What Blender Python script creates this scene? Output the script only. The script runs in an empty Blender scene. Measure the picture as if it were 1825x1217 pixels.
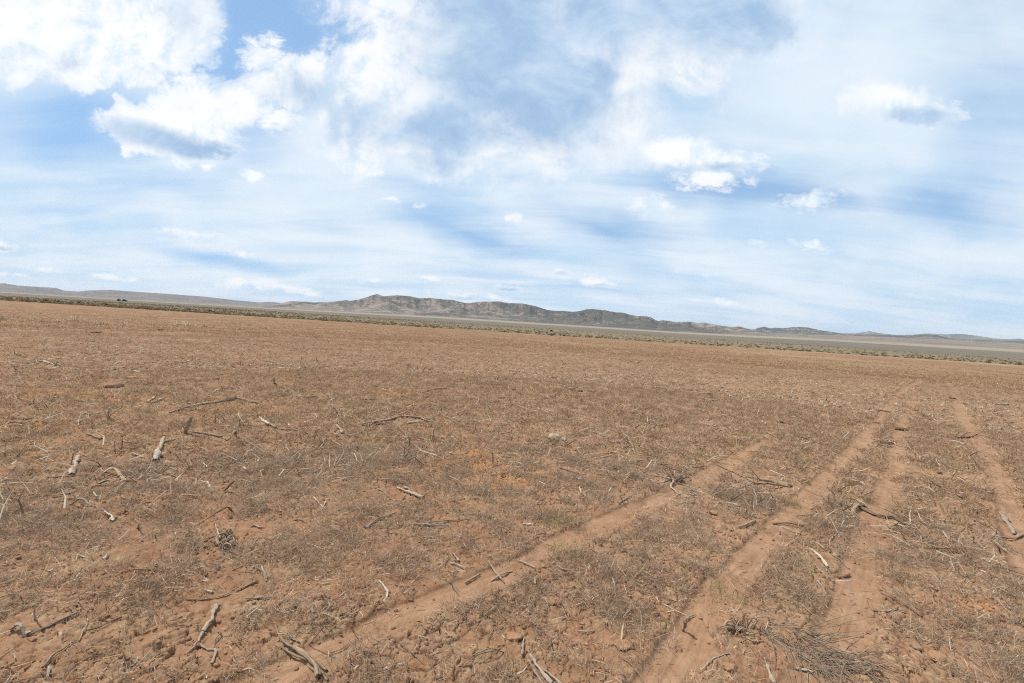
import bpy, math, random
import numpy as np

# ------------------------------------------------------------------ camera
W_PX, H_PX, F_PX = 1825.0, 1217.0, 811.0
CAM_H = 1.65
ROLL, PITCH = math.radians(3.54), math.radians(-2.19)
scene = bpy.context.scene
col = scene.collection
Fv = np.array([0.0, math.cos(PITCH), math.sin(PITCH)])
U0 = np.array([0.0, -math.sin(PITCH), math.cos(PITCH)])
R0 = np.array([1.0, 0.0, 0.0])
Rv = R0 * math.cos(ROLL) + U0 * math.sin(ROLL)
Uv = -R0 * math.sin(ROLL) + U0 * math.cos(ROLL)
CAM = np.array([0.0, 0.0, CAM_H])
from mathutils import Matrix, Vector
cam_data = bpy.data.cameras.new("camera")
cam_data.sensor_width = 36.0
cam_data.lens = 36.0 * F_PX / W_PX
cam_data.clip_start = 0.05
cam_data.clip_end = 200000.0
cam = bpy.data.objects.new("camera", cam_data)
col.objects.link(cam)
cam.matrix_world = Matrix(((Rv[0], Uv[0], -Fv[0], CAM[0]), (Rv[1], Uv[1], -Fv[1], CAM[1]),
                           (Rv[2], Uv[2], -Fv[2], CAM[2]), (0, 0, 0, 1)))
scene.camera = cam

# ------------------------------------------------------------------ exposure, sun
scene.view_settings.view_transform = 'Standard'
scene.view_settings.look = 'None'
scene.view_settings.exposure = 0.0
scene.view_settings.gamma = 1.0
scene.cycles.use_denoising = False
scene.cycles.filter_width = 1.1
scene.cycles.max_bounces = 4
scene.cycles.diffuse_bounces = 2
scene.cycles.volume_bounces = 0
SUN_AZ, SUN_EL = math.radians(-72), math.radians(56)
sl = bpy.data.lights.new("sun", 'SUN')
sl.energy = 4.8
sl.angle = math.radians(2.5)
sl.color = (1.0, 0.955, 0.89)
sun = bpy.data.objects.new("sun", sl)
col.objects.link(sun)
sd = Vector((math.sin(SUN_AZ) * math.cos(SUN_EL), math.cos(SUN_AZ) * math.cos(SUN_EL), math.sin(SUN_EL)))
sun.rotation_euler = sd.to_track_quat('Z', 'Y').to_euler()

# ------------------------------------------------------------------ node helper
class NT:
    def __init__(self, tree):
        self.t = tree; self.L = tree.links
    def n(self, typ, **kw):
        nd = self.t.nodes.new(typ)
        for k, v in kw.items(): setattr(nd, k, v)
        return nd
    def put(self, sock, v):
        if v is None: return
        if isinstance(v, bpy.types.NodeSocket): self.L.new(v, sock)
        elif isinstance(v, (tuple, list)) and sock.type == 'RGBA' and len(v) == 3: sock.default_value = (*v, 1.0)
        else: sock.default_value = v
    def m(self, op, a, b=None, c=None, clamp=False):
        nd = self.n('ShaderNodeMath', operation=op); nd.use_clamp = clamp
        self.put(nd.inputs[0], a); self.put(nd.inputs[1], b); self.put(nd.inputs[2], c)
        return nd.outputs[0]
    def vm(self, op, a, b=None, out=0):
        nd = self.n('ShaderNodeVectorMath', operation=op)
        self.put(nd.inputs[0], a)
        if b is not None:
            self.put(nd.inputs[3] if op == 'SCALE' else nd.inputs[1], b)
        return nd.outputs[out]
    def xyz(self, v):
        nd = self.n('ShaderNodeSeparateXYZ'); self.put(nd.inputs[0], v); return nd.outputs
    def cxyz(self, x, y, z=0.0):
        nd = self.n('ShaderNodeCombineXYZ')
        self.put(nd.inputs[0], x); self.put(nd.inputs[1], y); self.put(nd.inputs[2], z); return nd.outputs[0]
    def noise(self, vec, scale, detail=4.0, rough=0.5, dist=0.0, out='Fac'):
        nd = self.n('ShaderNodeTexNoise'); nd.noise_dimensions = '3D'
        self.put(nd.inputs['Vector'], vec); self.put(nd.inputs['Scale'], scale)
        self.put(nd.inputs['Detail'], detail); self.put(nd.inputs['Roughness'], rough); self.put(nd.inputs['Distortion'], dist)
        return nd.outputs[out]
    def ss(self, x, a, b, lo=0.0, hi=1.0):
        nd = self.n('ShaderNodeMapRange', interpolation_type='SMOOTHSTEP')
        self.put(nd.inputs['Value'], x); self.put(nd.inputs['From Min'], a); self.put(nd.inputs['From Max'], b)
        self.put(nd.inputs['To Min'], lo); self.put(nd.inputs['To Max'], hi)
        return nd.outputs['Result']
    def mix(self, f, a, b, mode='MIX'):
        nd = self.n('ShaderNodeMix', data_type='RGBA', blend_type=mode)
        self.put(nd.inputs[0], f); self.put(nd.inputs[6], a); self.put(nd.inputs[7], b)
        return nd.outputs[2]
    def attr(self, name, out='Fac'):
        nd = self.n('ShaderNodeAttribute', attribute_name=name); return nd.outputs[out]

# ------------------------------------------------------------------ sky: Nishita blue behind layers of cloud
def ray(px, py):
    return Rv * ((px - W_PX / 2) / F_PX) - Uv * ((py - H_PX / 2) / F_PX) + Fv
def sky_uv(px, py):
    d = ray(px, py); return d[0] / d[1], d[2] / d[1]

world = bpy.data.worlds.new("World")
scene.world = world
world.use_nodes = True
world.cycles.sampling_method = 'MANUAL'
world.cycles.sample_map_resolution = 256
world.node_tree.nodes.clear()
N = NT(world.node_tree)
tc = N.n('ShaderNodeTexCoord')
D = N.vm('NORMALIZE', tc.outputs['Generated'])
dx, dy, dz = N.xyz(D)
ady = N.m('MAXIMUM', N.m('ABSOLUTE', dy), 0.04)
P = N.cxyz(N.m('DIVIDE', dx, ady), N.m('DIVIDE', dz, ady), 0.0)
sky = N.n('ShaderNodeTexSky', sky_type='NISHITA')
sky.sun_disc = False
sky.sun_elevation = SUN_EL
sky.sun_rotation = SUN_AZ
sky.altitude = 1600.0
sky.air_density = 1.0; sky.dust_density = 0.6; sky.ozone_density = 1.2
# warped coordinates for ragged outlines
wn = N.noise(P, 7.0, 6.0, 0.6, 0.0, 'Color')
wv = N.vm('SCALE', N.vm('SUBTRACT', wn, (0.5, 0.5, 0.5)), 0.13)
PW = N.vm('ADD', P, wv)
wn2 = N.noise(P, 2.5, 3.0, 0.5, 0.0, 'Color')
PS = N.vm('ADD', P, N.vm('SCALE', N.vm('SUBTRACT', wn2, (0.5, 0.5, 0.5)), 0.16))

def blob(vec, px, py, rx, ry, rot=0.0):
    u, v = sky_uv(px, py)
    k = 1.0 / (1.0)
    mp = N.n('ShaderNodeMapping', vector_type='TEXTURE')
    N.put(mp.inputs['Vector'], vec)
    mp.inputs['Location'].default_value = (u, v, 0)
    mp.inputs['Rotation'].default_value = (0, 0, math.radians(-rot) - 0 + 0.0)
    mp.inputs['Scale'].default_value = (rx / F_PX * k, ry / F_PX * k, 1)
    g = N.n('ShaderNodeTexGradient', gradient_type='SPHERICAL')
    N.L.new(mp.outputs[0], g.inputs[0])
    return g.outputs['Fac']
def blobs(vec, lst, op='MAXIMUM'):
    acc = 0.0
    for b in lst:
        f = blob(vec, *b[:5])
        if len(b) > 5 and b[5] != 1.0: f = N.m('MULTIPLY', f, b[5])
        acc = N.m(op, acc, f)
    return acc

GAPS = [(545, 65, 230, 150, 0, 1.6), (460, 120, 120, 190, 0, 1.3), (830, 412, 170, 42, 8, 1.0), (385, 462, 240, 26, 4, 1.0),
        (1060, 392, 220, 40, 2, .8), (1290, 335, 260, 45, 3, .85), (1480, 352, 180, 50, 0, .5), (1690, 362, 150, 60, 0, .6),
        (120, 200, 260, 90, 0, .55), (90, 245, 200, 60, 0, .5), (1185, 90, 190, 150, 0, .35), (1850, 150, 260, 330, 0, .35), (1600, 30, 300, 110, 0, .25),
        (355, 128, 110, 60, 0, 1.0), (300, 330, 200, 30, 0, .3), (750, 350, 200, 35, 4, .4), (560, 390, 260, 26, 0, .35), (130, 120, 60, 25, 0, .4), (100, 355, 180, 18, 0, .3)]
CUM = [(470, 95, 70, 55, 0, .9), (565, 150, 150, 90, 0, 1.15), (720, 60, 130, 120, 0, 1.1), (720, 150, 220, 170, 0, 1.3), (880, 150, 260, 220, 0, 1.35), (1000, 60, 380, 200, 0, 1.2),
       (640, 215, 120, 120, 0, 1.1), (640, 275, 75, 60, 0, 1.0), (800, 265, 240, 75, 0, 1.05), (940, 250, 220, 90, 0, 1.0), (1060, 190, 200, 120, 0, 1.0), (880, 20, 420, 130, 0, 1.2),
       (1220, 110, 180, 130, 0, .75), (1290, 30, 240, 110, 0, .9),
       (330, 185, 120, 75, 0, 1.0), (290, 230, 160, 80, 0, 1.15), (375, 248, 85, 60, 0, 1.0), (430, 180, 100, 60, 0, .95), (355, 150, 90, 45, 0, .9), (500, 205, 80, 50, 0, .8),
       (40, 40, 260, 110, 0, 1.1), (250, 50, 180, 110, 0, 1.15), (160, 105, 230, 75, 0, 1.0), (345, 45, 80, 90, 0, 1.0), (230, 120, 100, 45, 0, .8), (20, 110, 180, 60, 0, .8),
       (1590, 185, 110, 55, 0, 1.0), (1660, 203, 90, 36, 0, .9),
       (1215, 275, 115, 48, 0, 1.05), (1290, 288, 120, 36, 0, .85), (1265, 322, 110, 34, 0, .95),
       (448, 313, 32, 20, 0, .95), (1160, 364, 66, 34, 0, .85), (1440, 352, 100, 28, -10, .75), (916, 384, 26, 17, 0, .8), (750, 367, 20, 11, 0, .8), (700, 358, 24, 9, 0, .8),
       (1066, 506, 46, 14, 3, .85), (1000, 487, 30, 13, 0, .85), (905, 512, 44, 9, 3, .8), (418, 502, 48, 15, 3, .85), (430, 450, 50, 12, 3, .8), (330, 413, 110, 16, 3, .75),
       (512, 514, 130, 16, 3, .8), (840, 527, 130, 14, 3, .8), (75, 477, 60, 11, 3, .75), (5, 437, 50, 18, 0, .8), (665, 500, 46, 9, 3, .75), (320, 290, 46, 14, 0, .7), (365, 292, 30, 14, 0, .7),
       (200, 493, 90, 10, 3, .75), (1280, 535, 80, 9, 3, .6), (1440, 437, 90, 22, 3, .55), (1350, 438, 40, 14, 3, .5), (770, 492, 40, 8, 3, .6), (1240, 488, 110, 8, 0, .5), (40, 490, 70, 8, 3, .7)]
DARK = [(890, 70, 230, 210, 0, 1.25), (800, 222, 270, 80, 0, 1.0), (1000, 185, 240, 120, 0, 1.1), (1285, 25, 300, 110, 0, 1.05), (1080, 30, 260, 130, 0, .95), (540, 165, 90, 60, 0, .6), (1060, 120, 160, 60, 0, .7),
        (270, 243, 140, 34, 8, 1.35), (340, 262, 120, 24, 6, 1.35), (1640, 208, 110, 24, -6, 1.0), (1280, 301, 110, 14, -5, .6), (335, 30, 70, 80, 0, .55), (790, 285, 180, 40, 0, .6), (880, 290, 160, 36, 0, .5),
        (905, 514, 40, 6, 3, .8), (1066, 511, 40, 6, 3, .7), (1000, 490, 24, 6, 0, .6), (120, 112, 50, 30, 0, .5), (840, 531, 90, 6, 3, .6), (5, 440, 40, 8, 0, .8), (700, 210, 110, 50, 0, .5)]

gaps = blobs(PS, GAPS, 'ADD')
PL = N.vm('ADD', P, N.vm('SCALE', wv, 0.40))
cum = blobs(PW, [b for b in CUM if b[2] * b[3] > 5500], 'MAXIMUM')
cum_s = blobs(PL, [b for b in CUM if b[2] * b[3] <= 5500], 'MAXIMUM')
dark = N.m('MAXIMUM', blobs(PW, [b for b in DARK if b[2] * b[3] > 5500], 'MAXIMUM'), blobs(PL, [b for b in DARK if b[2] * b[3] <= 5500], 'MAXIMUM'))

# high thin veil, on a plane seen in perspective, streaked
den = N.m('ADD', N.m('ABSOLUTE', dz), 0.16)
Q = N.cxyz(N.m('DIVIDE', dx, den), N.m('DIVIDE', dy, den), 0.0)
rotq = N.n('ShaderNodeMapping'); N.L.new(Q, rotq.inputs[0])
rotq.inputs['Rotation'].default_value = (0, 0, math.radians(14)); rotq.inputs['Scale'].default_value = (0.5, 1.15, 1)
v1 = N.noise(rotq.outputs[0], 1.0, 6.0, 0.52, 0.6)
v2 = N.noise(N.vm('ADD', rotq.outputs[0], wv), 2.0, 4.0, 0.52, 0.4)
v3 = N.noise(P, 3.0, 4.0, 0.5, 0.3)
veil = N.m('ADD', N.m('MULTIPLY', v1, 0.75), N.m('MULTIPLY', v2, 0.30))
veil = N.m('ADD', veil, N.m('MULTIPLY', v3, 0.45))
veil = N.m('SUBTRACT', veil, N.m('MULTIPLY', gaps, 0.62))
fib = N.n('ShaderNodeMapping'); N.L.new(N.vm('ADD', rotq.outputs[0], N.vm('SCALE', wv, 0.5)), fib.inputs[0]); fib.inputs['Scale'].default_value = (0.8, 3.2, 1); fib.inputs['Rotation'].default_value = (0, 0, 0.12)
v4 = N.noise(fib.outputs[0], 2.2, 6.0, 0.62, 0.6)
veil = N.m('ADD', veil, N.m('MULTIPLY', N.m('SUBTRACT', v4, 0.5), 0.38))
veil = N.ss(veil, 0.06, 0.84, 0.12, 1.0)
# paler towards the horizon
hz = N.ss(dz, 0.0, 0.14, 0.55, 0.0)
veil = N.m('MAXIMUM', veil, hz)
# cumulus
n_a = N.noise(P, 7.0, 10.0, 0.68, 0.35)
n_b = N.noise(P, 3.2, 4.0, 0.55, 0.0)
hard = N.ss(N.noise(N.vm('ADD', P, (7.7, 2.2, 0.0)), 2.4, 2.0, 0.5), 0.40, 0.80, 0.0, 0.75)       # some edges crisp, some melting
cd = N.m('ADD', cum, N.m('MULTIPLY', N.m('SUBTRACT', n_a, 0.5), 1.5))
cd = N.m('ADD', cd, N.m('MULTIPLY', N.m('SUBTRACT', n_b, 0.5), 0.3))
cd = N.m('MULTIPLY', cd, N.ss(cum, 0.0, 0.22))
n_d = N.noise(N.vm('MULTIPLY', P, (0.75, 1.35, 1.0)), 30.0, 6.0, 0.68, 0.2)
cs = N.m('ADD', cum_s, N.m('MULTIPLY', N.m('SUBTRACT', n_d, 0.5), 1.9))
cs = N.m('MULTIPLY', cs, N.ss(cum_s, 0.0, 0.3))
a_soft = N.m('MULTIPLY', N.ss(cd, 0.05, 0.75), N.ss(cum, 0.05, 0.6, 0.6, 1.0))
a_hard = N.ss(cd, 0.26, 0.44)
ca = N.m('ADD', N.m('MULTIPLY', a_hard, hard), N.m('MULTIPLY', a_soft, N.m('SUBTRACT', 1.0, hard)))
ca = N.m('MAXIMUM', ca, N.ss(cs, 0.14, 0.75, 0.0, 0.95))
cd = N.m('MAXIMUM', cd, cs)
# thick parts seen from below are grey-blue, billows turn a lit side to the sun
n_e = N.noise(N.vm('ADD', P, (3.1, 1.7, 0.4)), 5.0, 6.0, 0.6, 0.4)
n_c = N.noise(N.vm('ADD', P, (0.016, -0.022, 0.0)), 7.0, 7.0, 0.62, 0.35)
lit = N.m('SUBTRACT', n_c, n_a)
dk = N.m('ADD', dark, N.m('MULTIPLY', N.m('SUBTRACT', n_e, 0.52), 1.25))
dk = N.m('ADD', dk, N.m('MULTIPLY', lit, 0.55))
dk = N.m('MULTIPLY', N.ss(dk, -0.12, 0.85), N.ss(cd, 0.10, 0.55))
dk = N.m('MULTIPLY', dk, N.ss(dark, 0.0, 0.22))
cw = N.ss(N.m('ADD', n_e, N.m('MULTIPLY', lit, 1.3)), 0.41, 0.74)
veil_col = N.mix(N.ss(N.m('ADD', N.m('MULTIPLY', v2, 0.6), N.m('MULTIPLY', v3, 0.4)), 0.36, 0.62), (4.0, 5.2, 6.35), (5.4, 6.0, 6.6))
n_f = N.noise(N.vm('ADD', N.vm('MULTIPLY', P, (1.0, 1.5, 1.0)), (5.3, 9.1, 0.2)), 6.0, 7.0, 0.62, 0.5)
dcol = N.mix(N.ss(n_f, 0.36, 0.70), (2.45, 3.60, 5.2), (3.75, 4.8, 6.0))
cum_col = N.mix(dk, N.mix(cw, (6.7, 6.8, 6.9), (4.7, 5.6, 6.5)), dcol)
blue = N.mix(0.55, N.mix(1.0, sky.outputs[0], N.mix(N.ss(dz, 0.02, 0.42), (0.50, 0.62, 0.72), (1.05, 1.08, 1.02)), 'MULTIPLY'), (1.55, 3.35, 5.95))
c = N.mix(veil, blue, veil_col)
c = N.mix(ca, c, cum_col)
# below the horizon nothing is seen; keep it a dull earth tone for bounce
c = N.mix(N.ss(dz, -0.06, -0.02), (1.0, 0.7, 0.5), c)
bg = N.n('ShaderNodeBackground'); bg.inputs['Strength'].default_value = 0.15
N.L.new(c, bg.inputs['Color'])
wo = N.n('ShaderNodeOutputWorld'); N.L.new(bg.outputs[0], wo.inputs['Surface'])

# ------------------------------------------------------------------ numpy noise
def _h(ix, iy, s):
    ix = ix.astype(np.int64); iy = iy.astype(np.int64)
    v = (ix * 374761393 + iy * 668265263 + s * 974634777) & 0xFFFFFFFF
    v = ((v ^ (v >> 13)) * 1274126177) & 0xFFFFFFFF
    v = ((v ^ (v >> 16)) * 2246822519) & 0xFFFFFFFF
    return ((v ^ (v >> 15)) & 0xFFFFFF) / float(0x1000000)
def perlin(x, y, s=0):
    x0 = np.floor(x); y0 = np.floor(y); fx = x - x0; fy = y - y0
    def g(i, j):
        a = _h(x0 + i, y0 + j, s) * (2 * math.pi)
        return np.cos(a) * (fx - i) + np.sin(a) * (fy - j)
    u = fx * fx * fx * (fx * (fx * 6 - 15) + 10); v = fy * fy * fy * (fy * (fy * 6 - 15) + 10)
    a = g(0, 0); b = g(1, 0); c_ = g(0, 1); d = g(1, 1)
    return (a + (b - a) * u) * (1 - v) + (c_ + (d - c_) * u) * v
def fbm(x, y, o=4, s=0, rough=0.5):
    r = np.zeros_like(x); a = 1.0; f = 1.0; t = 0.0
    for k in range(o):
        r += a * perlin(x * f + 17.3 * k, y * f - 9.1 * k, s + k); t += a; a *= rough; f *= 2.03
    return r / t * 1.6
def ridged(x, y, o=5, s=0):
    r = np.zeros_like(x); a = 1.0; f = 1.0; t = 0.0; w = np.ones_like(x)
    for k in range(o):
        n = 1 - np.abs(perlin(x * f + 3.7 * k, y * f + 5.1 * k, s + k)) * 2.0
        n = np.clip(n, 0, 1) ** 2 * w; w = np.clip(n * 1.6, 0, 1)
        r += a * n; t += a; a *= 0.5; f *= 2.1
    return r / t
def sst(x, a, b):
    t = np.clip((x - a) / (b - a), 0, 1); return t * t * (3 - 2 * t)
rng = np.random.default_rng(7)
random.seed(7)

def gpt(px, py, z=0.0):
    d = ray(px, py); t = (z - CAM_H) / d[2]; p = CAM + d * t
    return p, t          # t is depth along the view axis

# ------------------------------------------------------------------ wheel ruts (centre lines on the ground)
TRK_PX = [
    ([(150, 1345), (330, 1262), (440, 1218), (513, 1189), (616, 1142), (704, 1098), (792, 1063), (865, 1032), (939, 1001), (988, 973), (1040, 947), (1100, 919), (1164, 889), (1223, 862), (1270, 838), (1313, 815), (1347, 796), (1378, 779), (1400, 768)], 0.108, 0.015, 1.0),
    ([(1100, 1380), (1150, 1275), (1182, 1217), (1229, 1133), (1254, 1083), (1290, 1042), (1334, 1001), (1369, 963), (1417, 903), (1459, 867), (1491, 832), (1525, 795), (1548, 772), (1572, 743), (1590, 712), (1613, 692), (1655, 672)], 0.12, 0.016, 1.0),
    ([(1420, 1290), (1470, 1190), (1503, 1122), (1526, 1042), (1540, 985), (1552, 930), (1579, 883), (1592, 835), (1596, 804), (1602, 787), (1608, 746), (1625, 715), (1640, 698)], 0.12, 0.013, 0.70),
    ([(1850, 1040), (1822, 965), (1797, 900), (1779, 852), (1755, 804), (1734, 774), (1714, 743), (1703, 712), (1697, 690), (1678, 677), (1655, 672)], 0.12, 0.014, 1.0)]
TRK = [(np.array([gpt(*p)[0][:2] for p in pl]), w, dpt, st) for pl, w, dpt, st in TRK_PX]
def track_field(x, y):
    """returns mask 0..1, depth m, rim mask, along-distance and signed offset of the nearest rut"""
    n = len(x); best = np.full(n, 1e9); hw = np.ones(n); dep = np.zeros(n); along = np.zeros(n); end = np.ones(n); sgn = np.zeros(n); stg = np.zeros(n)
    wob = 0.055 * fbm(x * 2.2, y * 2.2, 4, 91, 0.6)
    for pts, w, dpt, st in TRK:
        # smooth the line
        q = pts
        for _ in range(2):
            a = q[:-1] * .75 + q[1:] * .25; b = q[:-1] * .25 + q[1:] * .75
            q = np.concatenate([q[:1], np.stack([a, b], 1).reshape(-1, 2), q[-1:]])
        s0 = 0.0; S = np.linalg.norm(np.diff(q, axis=0), axis=1).sum()
        for i in range(len(q) - 1):
            a, b = q[i], q[i + 1]; ab = b - a; L = math.hypot(*ab)
            if L < 1e-6: continue
            t = np.clip(((x - a[0]) * ab[0] + (y - a[1]) * ab[1]) / (L * L), 0, 1)
            ddx = x - a[0] - t * ab[0]; ddy = y - a[1] - t * ab[1]
            d = np.hypot(ddx, ddy)
            m = d / w < best
            best = np.where(m, d / w, best); hw = np.where(m, w, hw); dep = np.where(m, dpt, dep); stg = np.where(m, st, stg)
            along = np.where(m, s0 + t * L, along); end = np.where(m, 1 - 0.9 * sst((s0 + t * L) / S, 0.72, 1.0), end)
            sgn = np.where(m, np.sign(ab[0] * ddy - ab[1] * ddx) * d, sgn)
            s0 += L
    bd = best + wob / hw * 0.8
    brk = 0.30 + 1.3 * fbm(x * 0.6, y * 0.6, 3, 55)
    mask = (1 - sst(bd, 0.70, 1.20)) * np.clip(brk + stg * 0.95 - 0.25 * sst(np.hypot(x, y), 8, 20), 0.15, 1) * end
    rim = np.exp(-((bd - 1.35) / 0.28) ** 2)
    return mask, dep, rim, along, sgn

def cracks(x, y, cell, seed, warp):
    wx = x + warp * fbm(x * 9, y * 9, 4, 21 + seed, 0.62); wy = y + warp * fbm(x * 9, y * 9, 4, 22 + seed, 0.62)
    u = wx / cell; v = wy / cell
    iu = np.floor(u); iv = np.floor(v)
    f1 = np.full(x.shape, 9.0); f2 = np.full(x.shape, 9.0); idr = np.zeros(x.shape); tx = np.zeros(x.shape); ty = np.zeros(x.shape)
    for i in (-1, 0, 1):
        for j in (-1, 0, 1):
            cx = iu + i; cy = iv + j
            jx = cx + _h(cx, cy, 31 + seed); jy = cy + _h(cx, cy, 32 + seed)
            d = np.hypot(u - jx, v - jy)
            n1 = d < f1
            f2 = np.where(n1, f1, np.minimum(f2, d))
            idr = np.where(n1, _h(cx, cy, 33 + seed), idr)
            tx = np.where(n1, u - jx, tx); ty = np.where(n1, v - jy, ty)
            f1 = np.where(n1, d, f1)
    return f2 - f1, idr, tx, ty

def base_h(x, y):
    return 0.045 * fbm(x / 5.0, y / 5.0, 3, 1) + 0.02 * fbm(x / 1.1, y / 1.1, 3, 5)
def far_rise(x, y):
    r = np.hypot(x, y); az = np.degrees(np.arctan2(x, np.abs(y) + 1e-6))
    k = np.interp(az, [-90, -40, -22, -8, 20, 40, 90], [0.1, 0.15, 0.55, 1.0, 0.8, 1.5, 1.5])
    t = np.clip((np.minimum(r, 12000) - 320) / 1000, 0, None)
    return 2.4 * k * t ** 1.7
def veg_field(x, y):
    """how thickly dead weeds cover the soil, 0..1"""
    n = fbm(x / 1.6, y / 1.6, 4, 41) * 0.45 + fbm(x / 7.0, y / 7.0, 2, 47) * 0.25 + fbm(x / 0.36, y / 0.36, 2, 49) * 0.85
    n = n + 0.15 * sst(x, 0.3, 2.5)
    return sst(n, -0.70, 0.38)
def ground_full(x, y):
    """height and masks of the ground anywhere"""
    r = np.hypot(x, y)
    z = base_h(x, y) * (1 - sst(r, 70, 300)) + far_rise(x, y) + 1.5 * fbm(x / 900, y / 900, 3, 3) * sst(r, 900, 4000)
    mask = np.zeros_like(x); tread = np.zeros_like(x); crk = np.zeros_like(x); rim = np.zeros_like(x); plate = np.zeros_like(x)
    near = r < 75
    if near.any():
        xs, ys = x[near], y[near]
        mk, dep, rm, al, sg = track_field(xs, ys)
        rum = 0.006 * fbm(al * 2.2, sg * 26, 3, 71) + 0.004 * fbm(al * 20, sg * 24, 3, 72) + 0.0016 * np.sin(al * 75 + np.abs(sg) * 50 + 3 * fbm(al * 2, sg * 4, 2, 75)) * sst(fbm(al * 1.1, sg * 3 + 1.5, 2, 73), 0.0, 0.35)
        near_f = 1 - sst(np.hypot(xs, ys), 5, 14)
        z[near] += -dep * mk + 0.008 * rm * (0.5 + 0.8 * np.abs(fbm(xs * 6, ys * 6, 3, 74))) + rum * mk * near_f
        mask[near] = mk; rim[near] = rm
        bars = np.sin(al * 70 + np.abs(sg) * 60 + 3 * fbm(al * 2, sg * 5, 2, 76))
        tread[near] = np.clip(sst(fbm(al * 1.6, sg * 34, 3, 77), 0.0, 0.45) + 0.5 * sst(bars, 0.3, 0.9) * sst(fbm(al * 1.1, sg * 3 + 1.5, 2, 73), 0.0, 0.3), 0, 1) * (1 - sst(np.hypot(xs, ys), 8, 18))
    fine = r < 20
    if fine.any():
        xs, ys = x[fine], y[fine]; rf = r[fine]
        e, idr, tx, ty = cracks(xs, ys, 0.095, 0, 0.042)
        e2, id2, t2, u2 = cracks(xs, ys, 0.045, 300, 0.024)
        patch = sst(fbm(xs / 0.9, ys / 0.9, 3, 61) + 0.22, -0.30, 0.30)
        p2 = sst(fbm(xs / 0.35, ys / 0.35, 3, 66), -0.15, 0.25)
        fade = 1 - sst(rf, 10, 20)
        soft = 1 - mask[fine]
        gap = sst(fbm(xs / 0.11, ys / 0.11, 3, 67), -0.65, -0.1)          # cracks pinch and fill
        open1 = (1 - sst(e, 0.01, 0.06 + 0.07 * _h(np.floor(xs / 0.5), np.floor(ys / 0.5), 35))) * gap
        open2 = (1 - sst(e2, 0.02, 0.13)) * p2 * gap
        tilt = (tx * (idr - 0.5) + ty * (_h((idr * 999).astype(int), (idr * 77).astype(int), 3) - 0.5)) * 0.016 + (t2 * (id2 - 0.5)) * 0.012 * p2
        lump = 0.009 * fbm(xs * 12, ys * 12, 5, 62, 0.66) + 0.009 * np.abs(fbm(xs * 45, ys * 45, 3, 63, 0.65))
        cl = (0.007 * (idr - 0.5) + 0.006 * (id2 - 0.5) * p2 + tilt - 0.018 * open1 - 0.010 * open2) * patch
        z[fine] += (cl + lump) * fade * soft + 0.0035 * fbm(xs * 50, ys * 50, 3, 64, 0.65) * fade * mask[fine]
        crk[fine] = np.maximum(open1, open2 * 0.7) * patch * fade * soft
        plate[fine] = patch * soft * (0.3 + 0.7 * idr)
    ground_full.tread = tread
    return z, mask, crk, rim, plate
def gz(x, y):
    return ground_full(np.atleast_1d(np.asarray(x, float)), np.atleast_1d(np.asarray(y, float)))[0]

# ------------------------------------------------------------------ mesh helper
def build(name, verts, faces=None, quads=None, tris=None, mat=None, parent=None, smooth=False, attrs=None, colors=None, uv=None):
    me = bpy.data.meshes.new(name)
    v = np.ascontiguousarray(verts, dtype=np.float32)
    parts = []
    tot = []
    if quads is not None and len(quads): parts.append(np.asarray(quads, np.int32).ravel()); tot += [np.full(len(quads), 4, np.int32)]
    if tris is not None and len(tris): parts.append(np.asarray(tris, np.int32).ravel()); tot += [np.full(len(tris), 3, np.int32)]
    loops = np.concatenate(parts); tot = np.concatenate(tot)
    start = np.concatenate([[0], np.cumsum(tot)[:-1]]).astype(np.int32)
    me.vertices.add(len(v)); me.vertices.foreach_set('co', v.ravel())
    me.loops.add(len(loops)); me.loops.foreach_set('vertex_index', loops)
    me.polygons.add(len(tot)); me.polygons.foreach_set('loop_start', start); me.polygons.foreach_set('loop_total', tot)
    if smooth: me.polygons.foreach_set('use_smooth', np.ones(len(tot), bool))
    me.update(calc_edges=True)
    for k, a in (attrs or {}).items():
        at = me.attributes.new(k, 'FLOAT', 'POINT'); at.data.foreach_set('value', np.ascontiguousarray(a, np.float32))
    if colors is not None:
        ca_ = me.color_attributes.new('tint', 'FLOAT_COLOR', 'POINT')
        c4 = np.ones((len(v), 4), np.float32); c4[:, :3] = colors; ca_.data.foreach_set('color', c4.ravel())
    if mat: me.materials.append(mat)
    o = bpy.data.objects.new(name, me); col.objects.link(o)
    if parent is not None: o.parent = parent
    return o
def tag(o, label, cat, group=None, kind=None):
    o['label'] = label; o['category'] = cat
    if group: o['group'] = group
    if kind: o['kind'] = kind
    return o
def new_mat(name):
    m = bpy.data.materials.new(name); m.use_nodes = True; m.node_tree.nodes.clear()
    n = NT(m.node_tree)
    bs = n.n('ShaderNodeBsdfPrincipled'); out = n.n('ShaderNodeOutputMaterial')
    n.L.new(bs.outputs[0], out.inputs[0]); bs.inputs['Roughness'].default_value = 0.95
    bs.inputs['Specular IOR Level'].default_value = 0.1
    return m, n, bs

# ------------------------------------------------------------------ ground
EA = gpt(0, 535)[0]; EB = gpt(1825, 651)[0]
edge_d = (EB - EA)[:2]; edge_n = np.array([-edge_d[1], edge_d[0]]) / np.linalg.norm(edge_d)
edge_c = float(edge_n @ EA[:2])

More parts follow.
